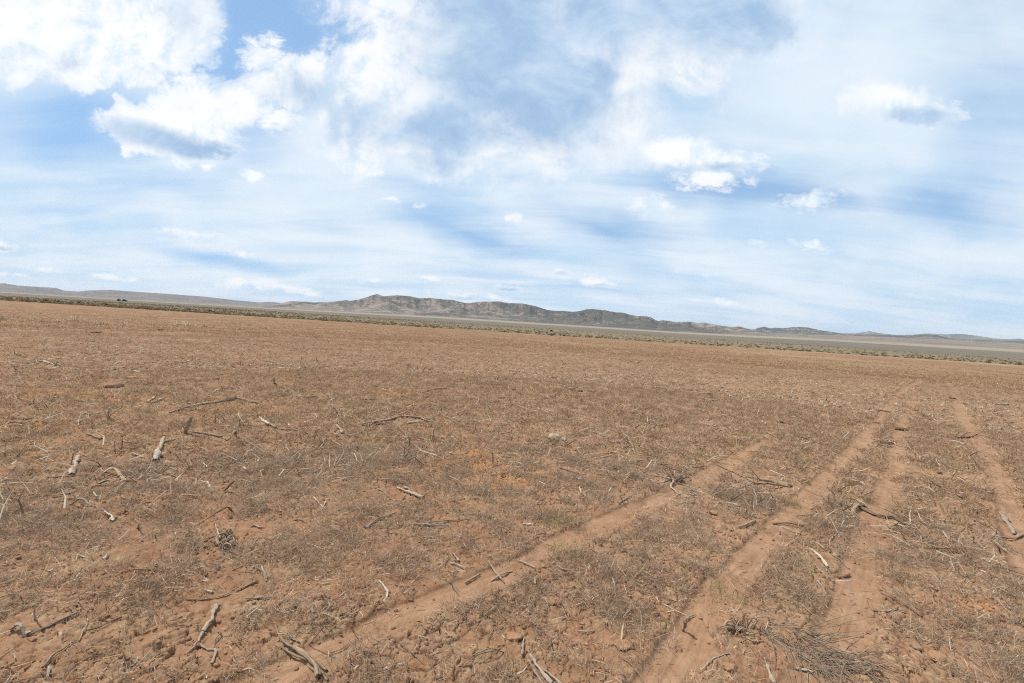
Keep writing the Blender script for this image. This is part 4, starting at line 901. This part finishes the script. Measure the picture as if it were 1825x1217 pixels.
# uprooted shrub at the bottom right: a knot of roots and a sheaf of long dry stems
r_ = lump("uprooted_shrub", "uprooted shrub with a sheaf of long dry grey stems, bottom right between the ruts", "shrub", 1318, 1118, 22, 9, 0.8, WOOD['dark'], 305, 0.45, fine=0.22)
sp_ = [('a', 2.2, 1.6, [(1296, 1124), (1292, 1112), (1302, 1106), (1312, 1112)]), ('u', 2.0, 1.2, [(1320, 1112), (1326, 1101)]), ('g', 2.2, 1.2, [(1330, 1128), (1344, 1132), (1352, 1142)]),
       ('a', 2.0, 1.2, [(1310, 1130), (1322, 1120), (1338, 1124), (1346, 1134)]), ('u', 1.8, 1.0, [(1344, 1114), (1352, 1100)]), ('g', 2.0, 1.0, [(1330, 1134), (1344, 1140), (1360, 1138)])]
stems(r_, 'root', sp_, 'orange')
curls(r_, 1325, 1120, 70, 30, 20, 14, ('tan', 'orange', 'bleach', 'dark'))
rs = np.random.default_rng(77)
sp_ = []
for k in range(90):
    f = rs.uniform(0, 1); x0 = 1336 + 130 * f + rs.normal(0, 14); y0 = 1110 + 40 * f + rs.normal(0, 14)
    ln = rs.uniform(35, 150) * (1.4 if k % 6 == 0 else 1); an = math.radians(35 + rs.normal(0, 24))
    x1, y1 = x0 + ln * math.cos(an), y0 + ln * math.sin(an)
    xm, ym = (x0 + x1) / 2 + rs.normal(0, 6), (y0 + y1) / 2 - rs.uniform(1, 8)
    mt = ['grey', 'tan', 'bleach', 'bleach', 'tan', 'grey'][rs.integers(0, 6)]
    sp_.append(('a', mt, rs.uniform(0.5, 1.1), rs.uniform(0.3, 0.6), [(x0, y0), (xm, ym), (x1, y1)]))
stems(r_, 'stem', sp_, 'grey')
r_ = lump("uprooted_shrub", "second knot of torn brush stems below the first, at the bottom right edge", "shrub", 1470, 1190, 26, 8, 0.8, WOOD['dark'], 306, 0.45, fine=0.22)
sp_ = []
for k in range(70):
    x0 = 1425 + rs.uniform(0, 110); y0 = 1168 + rs.uniform(-14, 26); ln = rs.uniform(60, 190); an = math.radians(30 + rs.normal(0, 24))
    x1, y1 = x0 + ln * math.cos(an), y0 + ln * math.sin(an)
    sp_.append(('a', ['grey', 'tan', 'bleach', 'tan'][rs.integers(0, 4)], rs.uniform(0.5, 1.2), rs.uniform(0.3, 0.6), [(x0, y0), ((x0 + x1) / 2 + rs.normal(0, 6), (y0 + y1) / 2 - rs.uniform(2, 13)), (x1, y1)]))
stems(r_, 'stem', sp_, 'grey')

# ------------------------------------------------------------------ stones and clods
def stone_material(name, a, b):
    m, n, bs = new_mat(name)
    P_ = n.n('ShaderNodeTexCoord').outputs['Object']
    f = n.noise(P_, 14.0, 6.0, 0.65)
    n.L.new(n.mix(n.ss(f, 0.32, 0.68), a, b), bs.inputs['Base Color']); bs.inputs['Roughness'].default_value = 0.95
    bp = n.n('ShaderNodeBump'); bp.inputs['Distance'].default_value = 0.02; bp.inputs['Strength'].default_value = 0.7
    n.L.new(f, bp.inputs['Height']); n.L.new(bp.outputs[0], bs.inputs['Normal'])
    return m
ST_P = stone_material("pale_stone", (0.30, 0.205, 0.135), (0.46, 0.36, 0.26))
ST_B = stone_material("brown_stone", (0.20, 0.12, 0.075), (0.33, 0.215, 0.14))
ST_D = stone_material("dark_clod", (0.085, 0.048, 0.030), (0.17, 0.10, 0.065))
ST_O = stone_material("soil_clod", (0.25, 0.130, 0.070), (0.385, 0.228, 0.135))
lump("flat_stone", "flat brown stone lying alone on red dirt at the left, with a shaded underside", "stone", 203, 688, 27, 13, 0.8, ST_B, 401, 0.22)
lump("pale_stone", "rounded pale stone in the middle of the field, larger of a touching pair", "stone", 988, 785, 24, 16, 0.9, ST_P, 402, 0.28)
lump("pale_stone", "small pale stone touching the right side of the rounded pale stone", "stone", 1004, 788, 13, 9, 0.9, ST_P, 403, 0.25)
for px, py, w, h, m_, lb in [
    (233, 673, 20, 6, ST_O, "low tan dirt mound right of the flat brown stone"),
    (1607, 766, 20, 9, ST_D, "black brown clod standing on the third rut, darkest on the right"),
    (1675, 846, 9, 7, ST_D, "small dark clod in weeds left of the fourth rut"),
    (894, 709, 12, 7, ST_B, "brown clod far in the middle of the field, lower left of a spaced pair"),
    (916, 695, 7, 6, ST_D, "dark clod far in the middle of the field, upper right of a spaced pair"),
    (987, 675, 9, 6, ST_D, "farthest dark clod near the centre of the field"),
    (1018, 694, 16, 8, ST_B, "tan brown clod at the left end of a far row of debris"),
    (1034, 697, 12, 6, ST_D, "dark clod in the middle of a far row of debris"),
    (1054, 697, 14, 6, ST_B, "light brown clod at the right end of a far row of debris"),
    (1103, 718, 10, 5, ST_D, "dark flat clod right of the far row of debris"),
    (1128, 736, 14, 7, ST_B, "brown rounded clod below the dark flat clod"),
    (1632, 1155, 22, 12, ST_B, "reddish brown clod with a dark hollow in the lower right weeds"),
    (1738, 1076, 26, 8, ST_O, "soil clod on the bare rusty patch at the lower right"),
    (386, 675, 10, 5, ST_B, "brown clod far at the left above the long pale branch"),
    (541, 657, 8, 4, ST_D, "dark far clod above the orange patch"),
    (1112, 1152, 34, 9, ST_O, "wide crusty clod left of the second rut's near end"),
    (1300, 1190, 24, 13, ST_O, "crusty brown clod beside the thin pale forked branch"),
    (916, 1136, 30, 13, ST_O, "big flat topped soil clod right of the arching twigs"),
    (1272, 914, 16, 8, ST_O, "soil clod below the hooked root"),
    (1264, 703, 9, 5, ST_D, "dark far clod left of the bowed tan branch's near end"),
    (1390, 753, 14, 5, ST_D, "dark weed clod far out between the first and second rut"),
    (75, 645, 10, 4, ST_D, "dark clod beside the thin white stick at the left edge"),
    (172, 593, 16, 4, ST_D, "dark flat clod far below the reddish tan dry bush"),
    (286, 589, 9, 4, ST_D, "dark brown clod below the touching pair of bushes")]:
    lump("dirt_clod", lb, "clod", px, py, w, h * 0.8, 0.8, m_, int(px * 7 + py), 0.55, fine=0.3)

# ------------------------------------------------------------------ ground cover (stuff)
def straw_material(name):
    m, n, bs = new_mat(name)
    t = n.attr('tint', 'Color')
    n.L.new(t, bs.inputs['Base Color'])
    bs.inputs['Roughness'].default_value = 1.0
    bs.inputs['Specular IOR Level'].default_value = 0.0
    tr = n.n('ShaderNodeBsdfTranslucent'); n.L.new(t, tr.inputs['Color'])
    ms = n.n('ShaderNodeMixShader'); ms.inputs[0].default_value = 0.42
    n.L.new(bs.outputs[0], ms.inputs[1]); n.L.new(tr.outputs[0], ms.inputs[2])
    out = [q for q in m.node_tree.nodes if q.type == 'OUTPUT_MATERIAL'][0]
    n.L.new(ms.outputs[0], out.inputs[0])
    return m
MAT_STRAW = straw_material("dead_weed_stems")

def fan_points(r0, r1, n, half_deg=54.0):
    """n points spread evenly over the ground between two distances"""
    r = np.sqrt(rng.uniform(r0 * r0, r1 * r1, n)); a = np.radians(rng.uniform(-half_deg, half_deg, n))
    return np.sin(a) * r, np.cos(a) * r
def fan_points_px(r0, r1, n, half_deg=54.0):
    """n points thinned with distance"""
    r = 1.0 / rng.uniform(1 / r1, 1 / r0, n); a = np.radians(rng.uniform(-half_deg, half_deg, n))
    return np.sin(a) * r, np.cos(a) * r

PAL_GREY = np.array([1.38, 1.21, 1.04]) * np.array([(0.215, 0.175, 0.150), (0.285, 0.235, 0.200), (0.345, 0.290, 0.250), (0.165, 0.130, 0.108), (0.250, 0.190, 0.150), (0.43, 0.36, 0.30)])
PAL_TAN = np.array([(0.52, 0.375, 0.215), (0.42, 0.29, 0.165), (0.33, 0.215, 0.125), (0.60, 0.46, 0.29), (0.27, 0.18, 0.11)])
PAL_WARM = np.array([1.12, 1.06, 1.0]) * np.array([(0.30, 0.175, 0.100), (0.37, 0.235, 0.135), (0.235, 0.135, 0.078), (0.45, 0.31, 0.18), (0.25, 0.170, 0.115), (0.20, 0.14, 0.10)])
PAL_PALE = np.array([(0.46, 0.39, 0.30), (0.38, 0.30, 0.22), (0.55, 0.48, 0.38), (0.30, 0.23, 0.165), (0.24, 0.185, 0.14)])
PAL_SAGE = np.array([0.98, 0.92, 0.88]) * np.array([(0.24, 0.185, 0.112), (0.17, 0.138, 0.080), (0.30, 0.235, 0.145), (0.115, 0.094, 0.055), (0.20, 0.155, 0.095)])
PAL_DARK = np.array([(0.055, 0.052, 0.030), (0.085, 0.078, 0.045), (0.11, 0.095, 0.055), (0.07, 0.055, 0.035)])
PAL_GREEN = np.array([(0.22, 0.24, 0.075), (0.28, 0.26, 0.10), (0.17, 0.20, 0.06), (0.35, 0.30, 0.15)])

class Ribbons:
    """collects thin two-joint blades and builds them as one mesh"""
    def __init__(self): self.v = []; self.c = []; self.nb = 0
    def add(self, p0, d, L, w, colr, droop, curl=0.35, flat=False):
        n = len(p0)
        ref = rng.normal(size=(n, 3)) * (0.35 if flat else 1.0) + np.array([0, 0, 1.0 if flat else 0.4])
        side = np.cross(d, ref); side /= np.linalg.norm(side, axis=1, keepdims=True) + 1e-9
        bend = rng.normal(size=(n, 3)) * curl; bend[:, 2] -= droop
        d2 = d + bend; d2 /= np.linalg.norm(d2, axis=1, keepdims=True)
        p1 = p0 + d * (L * 0.5)[:, None]; p2 = p1 + d2 * (L * 0.5)[:, None]
        s = side * (w * 0.5)[:, None]
        self.v.append(np.stack([p0 - s, p0 + s, p1 + s * .8, p1 - s * .8, p2], 1).reshape(-1, 3))
        self.c.append(np.repeat(colr, 5, axis=0)); self.nb += n
    def build(self, name, mat, parent=None):
        v = np.concatenate(self.v); c = np.concatenate(self.c)
        b = np.arange(self.nb) * 5
        q = np.stack([b, b + 1, b + 2, b + 3], 1); t = np.stack([b + 3, b + 2, b + 4], 1)
        return build(name, v, quads=q, tris=t, mat=mat, parent=parent, colors=c)

def weed_patch(rb, cx, cy, cz, size, nb, wid, pals, hscale=1.0):
    """cx.. arrays of clump centres; nb stems each"""
    n = len(cx)
    if n == 0: return
    k = np.repeat(np.arange(n), nb); m = len(k)
    rr = size[k] * np.sqrt(rng.uniform(0, 1, m)) * 0.75; ang = rng.uniform(0, 2 * math.pi, m)
    hz_ = rng.uniform(0, 1, m) ** 1.5 * (1 - (rr / (size[k] * 0.8 + 1e-6)) ** 2).clip(0) * size[k] * 0.32 * hscale
    p0 = np.stack([cx[k] + np.cos(ang) * rr, cy[k] + np.sin(ang) * rr, cz[k] + hz_], 1)
    th = np.radians(rng.uniform(18, 92, m)); ph = rng.uniform(0, 2 * math.pi, m)
    out = rng.uniform(0, 1, m) < 0.5
    ph = np.where(out, ang + rng.normal(0, 0.7, m), ph)
    d = np.stack([np.sin(th) * np.cos(ph), np.sin(th) * np.sin(ph), np.cos(th) * hscale], 1)
    d /= np.linalg.norm(d, axis=1, keepdims=True)
    L = size[k] * rng.uniform(0.25, 1.05, m)
    pal = pals[0]; colr = pal[rng.integers(0, len(pal), m)]
    if len(pals) > 1:
        alt = (rng.uniform(0, 1, n) < 0.25)[k] | (rng.uniform(0, 1, m) < 0.22)
        colr = np.where(alt[:, None], pals[1][rng.integers(0, len(pals[1]), m)], colr)
    shade = rng.normal(1.0, 0.18, n)[k] * rng.normal(1.0, 0.1, m)
    rb.add(p0, d, L, wid * rng.uniform(0.6, 1.4, m), colr * shade[:, None].clip(0.4, 1.6), 0.25)

def clear_of_wood(x, y):
    hp = np.array(HERO); d = np.full(len(x), 9.0)
    for k in range(0, len(x), 2000):
        d[k:k + 2000] = np.sqrt(((x[k:k + 2000, None] - hp[None, :, 0]) ** 2 + (y[k:k + 2000, None] - hp[None, :, 1]) ** 2).min(1))
    return d
def thin(x, y, keep_track=0.06, power=1.0):
    """drop points from ruts and bare soil"""
    mk = track_field(x, y)[0]; vg = veg_field(x, y)
    pr = (0.06 + 0.94 * vg ** power) * (1 - (1 - keep_track) * sst(mk, 0.15, 0.6))
    if x.size and np.hypot(x, y).min() < 14: pr = pr * (0.10 + 0.90 * sst(clear_of_wood(x, y), 0.045, 0.13))
    k = rng.uniform(0, 1, len(x)) < pr
    return x[k], y[k]

rb = Ribbons()
x, y = fan_points(0.9, 6.0, 8200, 60); x, y = thin(x, y)
weed_patch(rb, x, y, gz(x, y) - 0.004, rng.uniform(0.04, 0.14, len(x)), 46, 0.0023, (PAL_GREY, np.concatenate([PAL_TAN, PAL_PALE])))
x, y = fan_points(6.0, 14.0, 19000); x, y = thin(x, y)
weed_patch(rb, x, y, gz(x, y) - 0.004, rng.uniform(0.05, 0.15, len(x)), 22, 0.0044, (np.concatenate([PAL_GREY, PAL_WARM]), PAL_TAN))
x, y = fan_points(14.0, 32.0, 36000, 52); x, y = thin(x, y, 0.15, 0.8)
weed_patch(rb, x, y, gz(x, y) - 0.004, rng.uniform(0.05, 0.13, len(x)), 8, 0.007, (np.concatenate([PAL_GREY[:3], PAL_WARM, PAL_WARM]), PAL_TAN))
x, y = fan_points_px(32.0, 88.0, 60000, 50); x, y = thin(x, y, 0.3, 0.6)
weed_patch(rb, x, y, gz(x, y) - 0.004, rng.uniform(0.06, 0.15, len(x)), 6, 0.013, (PAL_WARM, PAL_TAN))
tag(rb.build("dead_weeds", MAT_STRAW), "low fuzzy mats of grey brown dead weeds covering the whole dirt field", "dead weeds", kind='stuff')

# loose straw and splinters lying flat
rb = Ribbons()
def litter(r0, r1, n, Lr, w, far=False):
    x, y = (fan_points_px if far else fan_points)(r0, r1, n, 56)
    x, y = thin(x, y, 0.12, 0.5)
    m = len(x); z = gz(x, y) + rng.uniform(0.004, 0.03, m)
    ph = rng.normal(0.25, 0.9, m) + np.where(rng.uniform(0, 1, m) < 0.5, math.pi, 0)
    el = rng.normal(0.05, 0.22, m)
    d = np.stack([np.cos(ph) * np.cos(el), np.sin(ph) * np.cos(el), np.sin(el)], 1)
    pal = np.concatenate([PAL_PALE * 1.2, PAL_PALE * 1.1, PAL_TAN, PAL_GREY, np.array([(0.09, 0.06, 0.04), (0.12, 0.08, 0.055), (0.07, 0.05, 0.035)])])
    rb.add(np.stack([x, y, z], 1), d, rng.uniform(*Lr, m) * rng.uniform(0.4, 1.0, m), w * rng.uniform(0.5, 1.6, m) ** 1.3, pal[rng.integers(0, len(pal), m)], 0.1, 0.55, True)
litter(0.9, 5.0, 22000, (0.015, 0.10), 0.0030)
litter(0.9, 6.0, 6500, (0.02, 0.09), 0.0062)
litter(0.9, 6.0, 2600, (0.09, 0.24), 0.0048)
litter(5.0, 14.0, 34000, (0.03, 0.15), 0.0058)
litter(5.0, 16.0, 9000, (0.06, 0.22), 0.0115)
litter(14.0, 75.0, 46000, (0.07, 0.30), 0.020, True)
litter(0.9, 7.0, 5200, (0.10, 0.28), 0.0034)
# drifts of torn roots and splinters
nc = 420
cx, cy = fan_points_px(5.0, 62.0, nc, 52); cr_ = rng.uniform(0.15, 0.55, nc)
k = np.repeat(np.arange(nc), 22); m = len(k)
x = cx[k] + rng.normal(0, 1, m) * cr_[k]; y = cy[k] + rng.normal(0, 0.7, m) * cr_[k]
rr_ = np.hypot(x, y); ok = (rr_ > 4) & (track_field(x, y)[0] < 0.4); x, y, k, rr_ = x[ok], y[ok], k[ok], rr_[ok]; m = len(x)
ph = rng.uniform(0, 6.28, m); el = rng.normal(0.15, 0.35, m)
d = np.stack([np.cos(ph) * np.cos(el), np.sin(ph) * np.cos(el), np.sin(el)], 1)
pal = np.concatenate([PAL_PALE * 1.2, PAL_PALE * 1.25, PAL_GREY, np.array([(0.07, 0.045, 0.03), (0.10, 0.065, 0.045), (0.06, 0.042, 0.03), (0.085, 0.06, 0.042)])])
tone = rng.normal(0, 1, nc)[k]
idx = np.clip((rng.uniform(0, 1, m) * len(pal) + tone * 4), 0, len(pal) - 1).astype(int)
rb.add(np.stack([x, y, gz(x, y) + rng.uniform(0.005, 0.06, m)], 1), d, rng.uniform(0.06, 0.32, m), (0.006 + rr_ * 0.00035) * rng.uniform(0.6, 1.6, m), pal[idx], 0.1, 0.5, True)
tag(rb.build("straw_litter", MAT_STRAW), "loose straw and wood splinters strewn flat over the dirt", "straw", kind='stuff')

# crumbled soil clods
def soil_lump_material():
    m, n, bs = new_mat("soil_lumps")
    P_ = n.n('ShaderNodeNewGeometry').outputs['Position']
    f = n.noise(P_, 35.0, 5.0, 0.65)
    n.L.new(n.mix(n.ss(f, 0.3, 0.7), (0.21, 0.105, 0.058), (0.35, 0.20, 0.115)), bs.inputs['Base Color'])
    bs.inputs['Roughness'].default_value = 1.0
    b = n.n('ShaderNodeBump'); b.inputs['Distance'].default_value = 0.01; b.inputs['Strength'].default_value = 0.6
    n.L.new(f, b.inputs['Height']); n.L.new(b.outputs[0], bs.inputs['Normal'])
    return m
MAT_SOIL = soil_lump_material()
x1, y1 = fan_points(1.0, 6.0, 15000, 56); x2, y2 = fan_points(6.0, 16.0, 14000, 52)
x = np.concatenate([x1, x2]); y = np.concatenate([y1, y2])
keep = (rng.uniform(0, 1, len(x)) < 0.25 + 0.75 * sst(fbm(x / 0.9, y / 0.9, 3, 61), -0.3, 0.4)) & (rng.uniform(0, 1, len(x)) > track_field(x, y)[0] * 0.85)
x, y = x[keep], y[keep]; m = len(x)
sz = np.exp(rng.normal(-4.95, 0.5, m)).clip(0.0025, 0.013) * np.where(np.hypot(x, y) > 6, 1.5, 1.0)
ax = rng.uniform(0.6, 1.3, (m, 3)); ax[:, 2] *= 0.7
jit = 1 + rng.normal(0, 0.24, (m, len(ICO1)))
rot = rng.uniform(0, 2 * math.pi, m); cr, sr = np.cos(rot), np.sin(rot)
vv = ICO1[None] * ax[:, None, :] * jit[:, :, None] * sz[:, None, None]
vv = np.stack([vv[..., 0] * cr[:, None] - vv[..., 1] * sr[:, None], vv[..., 0] * sr[:, None] + vv[..., 1] * cr[:, None], vv[..., 2]], -1)
vv += np.stack([x, y, gz(x, y) + sz * 0.25], 1)[:, None, :]
ff = (ICO1F[None] + (np.arange(m) * len(ICO1))[:, None, None]).reshape(-1, 3)
tag(build("soil_crumbs", vv.reshape(-1, 3), tris=ff, mat=MAT_SOIL), "small crumbs of dry reddish soil scattered over the cracked ground", "soil crumbs", kind='stuff')

# ------------------------------------------------------------------ sagebrush belt beyond the field (stuff) and single bushes (things)
def edge_y(x): return EA[1] + (x - EA[0]) * (EB[1] - EA[1]) / (EB[0] - EA[0])
def bush_leaves(rb, x, y, z, s, nb, wid, pal, hs=1.0):
    n = len(x); k = np.repeat(np.arange(n), nb); m = len(k)
    u = rng.normal(size=(m, 3)); u /= np.linalg.norm(u, axis=1, keepdims=True); u[:, 2] = np.abs(u[:, 2])
    rad = rng.uniform(0.25, 1.0, m) ** 0.5
    lob = 0.75 + 0.35 * np.sin(np.arctan2(u[:, 1], u[:, 0]) * 3 + k * 1.7) 
    p = np.stack([x[k], y[k], z[k]], 1) + u * (rad * lob * s[k])[:, None] * np.array([1, 1, 0.85 * hs])
    d = u + rng.normal(size=(m, 3)) * 0.5; d[:, 2] += 0.5; d /= np.linalg.norm(d, axis=1, keepdims=True)
    colr = pal[rng.integers(0, len(pal), m)] * (rng.normal(1, 0.16, n)[k] * rng.normal(1, 0.14, m))[:, None].clip(0.4, 1.7)
    rb.add(p, d, s[k] * rng.uniform(0.25, 0.6, m), wid[k] * rng.uniform(0.6, 1.4, m), colr, 0.1)

rb = Ribbons()
nb_ = 15000
bx = rng.uniform(-250, 220, nb_); depth_ = rng.uniform(0, 1, nb_) ** 2.2 * 260
side_l = sst(-bx, -60, 60)
by = edge_y(bx) + depth_ + 2.0 * fbm(bx / 9, bx * 0, 3, 81) + 0.4
keep = (np.abs(np.arctan2(bx, by)) < math.radians(54)) & (rng.uniform(0, 1, nb_) < 0.40 + 0.60 * side_l)
keep &= fbm(bx / 14, by / 14, 2, 83) > -0.45
bx, by, dp_ = bx[keep], by[keep], depth_[keep]
s = rng.uniform(0.16, 0.40, len(bx)) * (1 + 0.2 * sst(-bx, 0, 80))
front = dp_ < 45
dk_b = rng.uniform(0, 1, len(bx)) < (0.13 + 0.22 * (dp_ < 6) + 0.15 * sst(bx, 10, 30) * (1 - sst(bx, 55, 75)))
for sel, nbm in ((front, 26), (~front, 10)):
    for dsel, pal in ((dk_b, np.concatenate([PAL_DARK, PAL_SAGE[:2]])), (~dk_b, PAL_SAGE)):
        q = sel & dsel
        bush_leaves(rb, bx[q], by[q], gz(bx[q], by[q]) - 0.02, s[q], nbm, np.hypot(bx[q], by[q]) * 0.00055 + 0.02, pal)
tag(rb.build("sagebrush_belt", MAT_STRAW), "grey green belt of low sagebrush beyond the far edge of the dirt field", "sagebrush", kind='stuff')

def shrub(name, label, cat, px, py, s_px, h_px, pal, nb, group=None, z_lift=0.0, dist=None, wmul=1.0):
    p, t = gpt(px, py)
    if dist is not None:
        d = ray(px, py); t = dist; p = CAM + d * t
    x0, y0 = p[0], p[1]
    z0 = float(gz(x0, y0)[0]) if dist is None else p[2]
    rb = Ribbons(); S = s_px * 0.5 * t / F_PX
    bush_leaves(rb, np.zeros(1), np.zeros(1), np.zeros(1) - 0.02, np.array([S]), nb, np.array([t * 0.0007 * wmul]), pal, hs=h_px / (s_px * 0.5))
    # a few woody stems from the root
    k = 14; ph = rng.uniform(0, 6.28, k); th = rng.uniform(0.1, 0.9, k)
    d = np.stack([np.sin(th) * np.cos(ph), np.sin(th) * np.sin(ph), np.cos(th)], 1)
    rb.add(np.zeros((k, 3)) - [0, 0, 0.03], d, np.full(k, S * 0.9), np.full(k, max(0.006, t * 0.0005)), (PAL_TAN[rng.integers(0, 4, k)] if name == 'dry_bush' else PAL_DARK[rng.integers(0, 4, k)]), 0.0)
    o = rb.build(name, MAT_STRAW)
    o.location = (x0, y0, z0)
    return tag(o, label, cat, group)

PB = "pale dry bushes standing in a loose row at left"
PAL_BUSH = 1.3 * np.array([(0.50, 0.40, 0.28), (0.42, 0.33, 0.22), (0.35, 0.26, 0.17), (0.58, 0.48, 0.35), (0.28, 0.20, 0.13)])
for px, py, sp, hp, lb in [
    (5, 571, 22, 8, "pale dry bush cut by the left edge of the photo, in the row of bushes"),
    (39, 574, 17, 6, "small flat pale dry bush, second from left in the row of bushes"),
    (60, 571, 24, 9, "yellowish dry bush, third from left in the row of bushes"),
    (74, 574, 15, 7, "pale dry bush just right of the yellowish bush in the row"),
    (104, 573, 18, 8, "grey dry bush midway between the yellowish bush and the widest bush"),
    (132, 571, 26, 10, "widest pale dry bush in the row at left, below the far junipers"),
    (180, 578, 34, 6, "long low brownish dry bush right of the widest pale bush"),
    (219, 581, 20, 9, "reddish tan dry bush standing alone right of the low brown bush"),
    (319, 579, 19, 8, "tan dry bush on the left of a touching pair of bushes"),
    (337, 581, 19, 8, "whitish grey dry bush on the right of a touching pair of bushes"),
    (365, 582, 8, 6, "tiny upright tan bush just right of the whitish grey bush"),
    (426, 588, 12, 8, "thin red tan weed with splayed stems, lowest of the far bush row"),
    (472, 585, 14, 8, "bushy tan weed at the right end of the far bush row"),
    (445, 580, 9, 5, "little pale bush above and left of the bushy tan weed")]:
    shrub("dry_bush", lb, "bush", px, py, sp, hp, PAL_BUSH, 150, PB)
DS = "dark sagebrush along the far field edge"
for px, py, sp, hp, lb in [
    (82, 537, 11, 5, "dark green sagebrush at the field edge, the large one near the left end"),
    (102, 538.5, 10, 4, "low dark sagebrush just right of the large one at the field edge"),
    (142, 541, 9, 4, "dark sagebrush at the field edge, halfway from the left side to the far junipers"),
    (190, 544, 11, 4, "dark sagebrush at the field edge right below the far junipers"),
    (335, 552.5, 9, 4, "dark sagebrush at the field edge above the touching pair of pale bushes"),
    (376, 556, 12, 4, "wide dark sagebrush at the field edge right of the pale bush pair"),
    (983, 598, 6, 5, "dark round bush at the field edge right under the lone black bush"),
    (1005, 599, 4, 4, "small dark bush at the field edge right of the dark round bush")]:
    shrub("sagebrush", lb, "bush", px, py, sp, hp, PAL_DARK, 110, DS)
shrub("sagebrush", "lone almost black bush standing in the belt in front of the hills", "bush", 982.5, 590.5, 4.6, 3.6, PAL_DARK * 0.35, 160, dist=150.0, wmul=1.3)
shrub("juniper_tree", "dark green juniper, taller left one of two far trees under the left ridge", "tree", 211.5, 536, 6.2, 4.2, PAL_DARK * np.array([0.4, .75, .6]), 200, dist=330.0)
shrub("juniper_tree", "dark green juniper, lower right one of two far trees under the left ridge", "tree", 221.5, 536.5, 8, 3.0, PAL_DARK * np.array([0.5, .8, .7]), 200, dist=330.0)
shrub("juniper_tree", "tiny dark tree on the flats above the middle of the sagebrush belt", "tree", 656, 567, 4.0, 2.2, PAL_DARK * np.array([0.5, .8, .6]), 120, dist=300.0)

# fresh green grass tufts
def grass_tuft(label, px, py, w_px, h_px, pal, nb):
    p, t = gpt(px, py); rb = Ribbons(); S = w_px * 0.5 * t / F_PX; Hh = h_px * t / F_PX
    rr = S * np.sqrt(rng.uniform(0, 1, nb)); a = rng.uniform(0, 6.28, nb)
    xs = p[0] + rr * np.cos(a); ys = p[1] + rr * np.sin(a) * 1.3
    x0, y0 = p[0], p[1]; z0 = float(gz(x0, y0)[0])
    p0 = np.stack([xs - x0, ys - y0, gz(xs, ys) - z0 - 0.004], 1)
    th = np.abs(rng.normal(0.35, 0.3, nb)); ph = rng.uniform(0, 6.28, nb)
    d = np.stack([np.sin(th) * np.cos(ph), np.sin(th) * np.sin(ph), np.cos(th)], 1)
    rb.add(p0, d, Hh * rng.uniform(0.4, 1.2, nb), np.full(nb, 0.0022 + t * 0.0002), pal[rng.integers(0, len(pal), nb)], 0.35)
    o = rb.build("grass_tuft", MAT_STRAW); o.location = (x0, y0, z0)
    return tag(o, label, "grass", "fresh grass tufts among the ruts")
grass_tuft("brightest green grass tuft, at the left edge of the second rut", 1412, 893, 30, 11, PAL_GREEN, 130)
grass_tuft("yellow green grass tuft just right of the second rut", 1550, 890, 22, 12, PAL_GREEN, 70)
grass_tuft("sparse yellowish green weeds on the far side of the longest diagonal rut", 995, 928, 62, 22, PAL_GREEN * np.array([1.1, .95, 1.0]), 150)
grass_tuft("loose olive green weeds on the near side of the longest diagonal rut", 1015, 985, 76, 20, PAL_GREEN, 170)
grass_tuft("thin straw yellow grass standing inside the second rut", 1300, 1058, 62, 24, np.concatenate([PAL_GREEN * 1.1, PAL_TAN]), 140)
grass_tuft("small straw green tuft between the second and third rut", 1440, 1005, 36, 16, np.concatenate([PAL_GREEN, PAL_TAN]), 60)

# ------------------------------------------------------------------ haze: one box of thin even air round everything below the sky
def haze(density):
    X = 44000.0; z0, z1 = -4.0, 640.0
    v = np.array([(sx * X, sy * X, z) for z in (z0, z1) for sy in (-1, 1) for sx in (-1, 1)])
    q = [(0, 2, 3, 1), (4, 5, 7, 6), (0, 1, 5, 4), (2, 6, 7, 3), (0, 4, 6, 2), (1, 3, 7, 5)]
    m = bpy.data.materials.new("thin_haze"); m.use_nodes = True; m.node_tree.nodes.clear()
    n = NT(m.node_tree)
    vol = n.n('ShaderNodeVolumePrincipled'); out = n.n('ShaderNodeOutputMaterial')
    vol.inputs['Color'].default_value = (0.80, 0.87, 0.97, 1); vol.inputs['Density'].default_value = density
    vol.inputs['Anisotropy'].default_value = 0.2
    n.L.new(vol.outputs[0], out.inputs['Volume'])
    o = build("haze", v, quads=q, mat=m)
    o['kind'] = 'stuff'; o['label'] = "thin bluish haze that softens the distant hills"; o['category'] = "haze"
haze(2.1e-5)
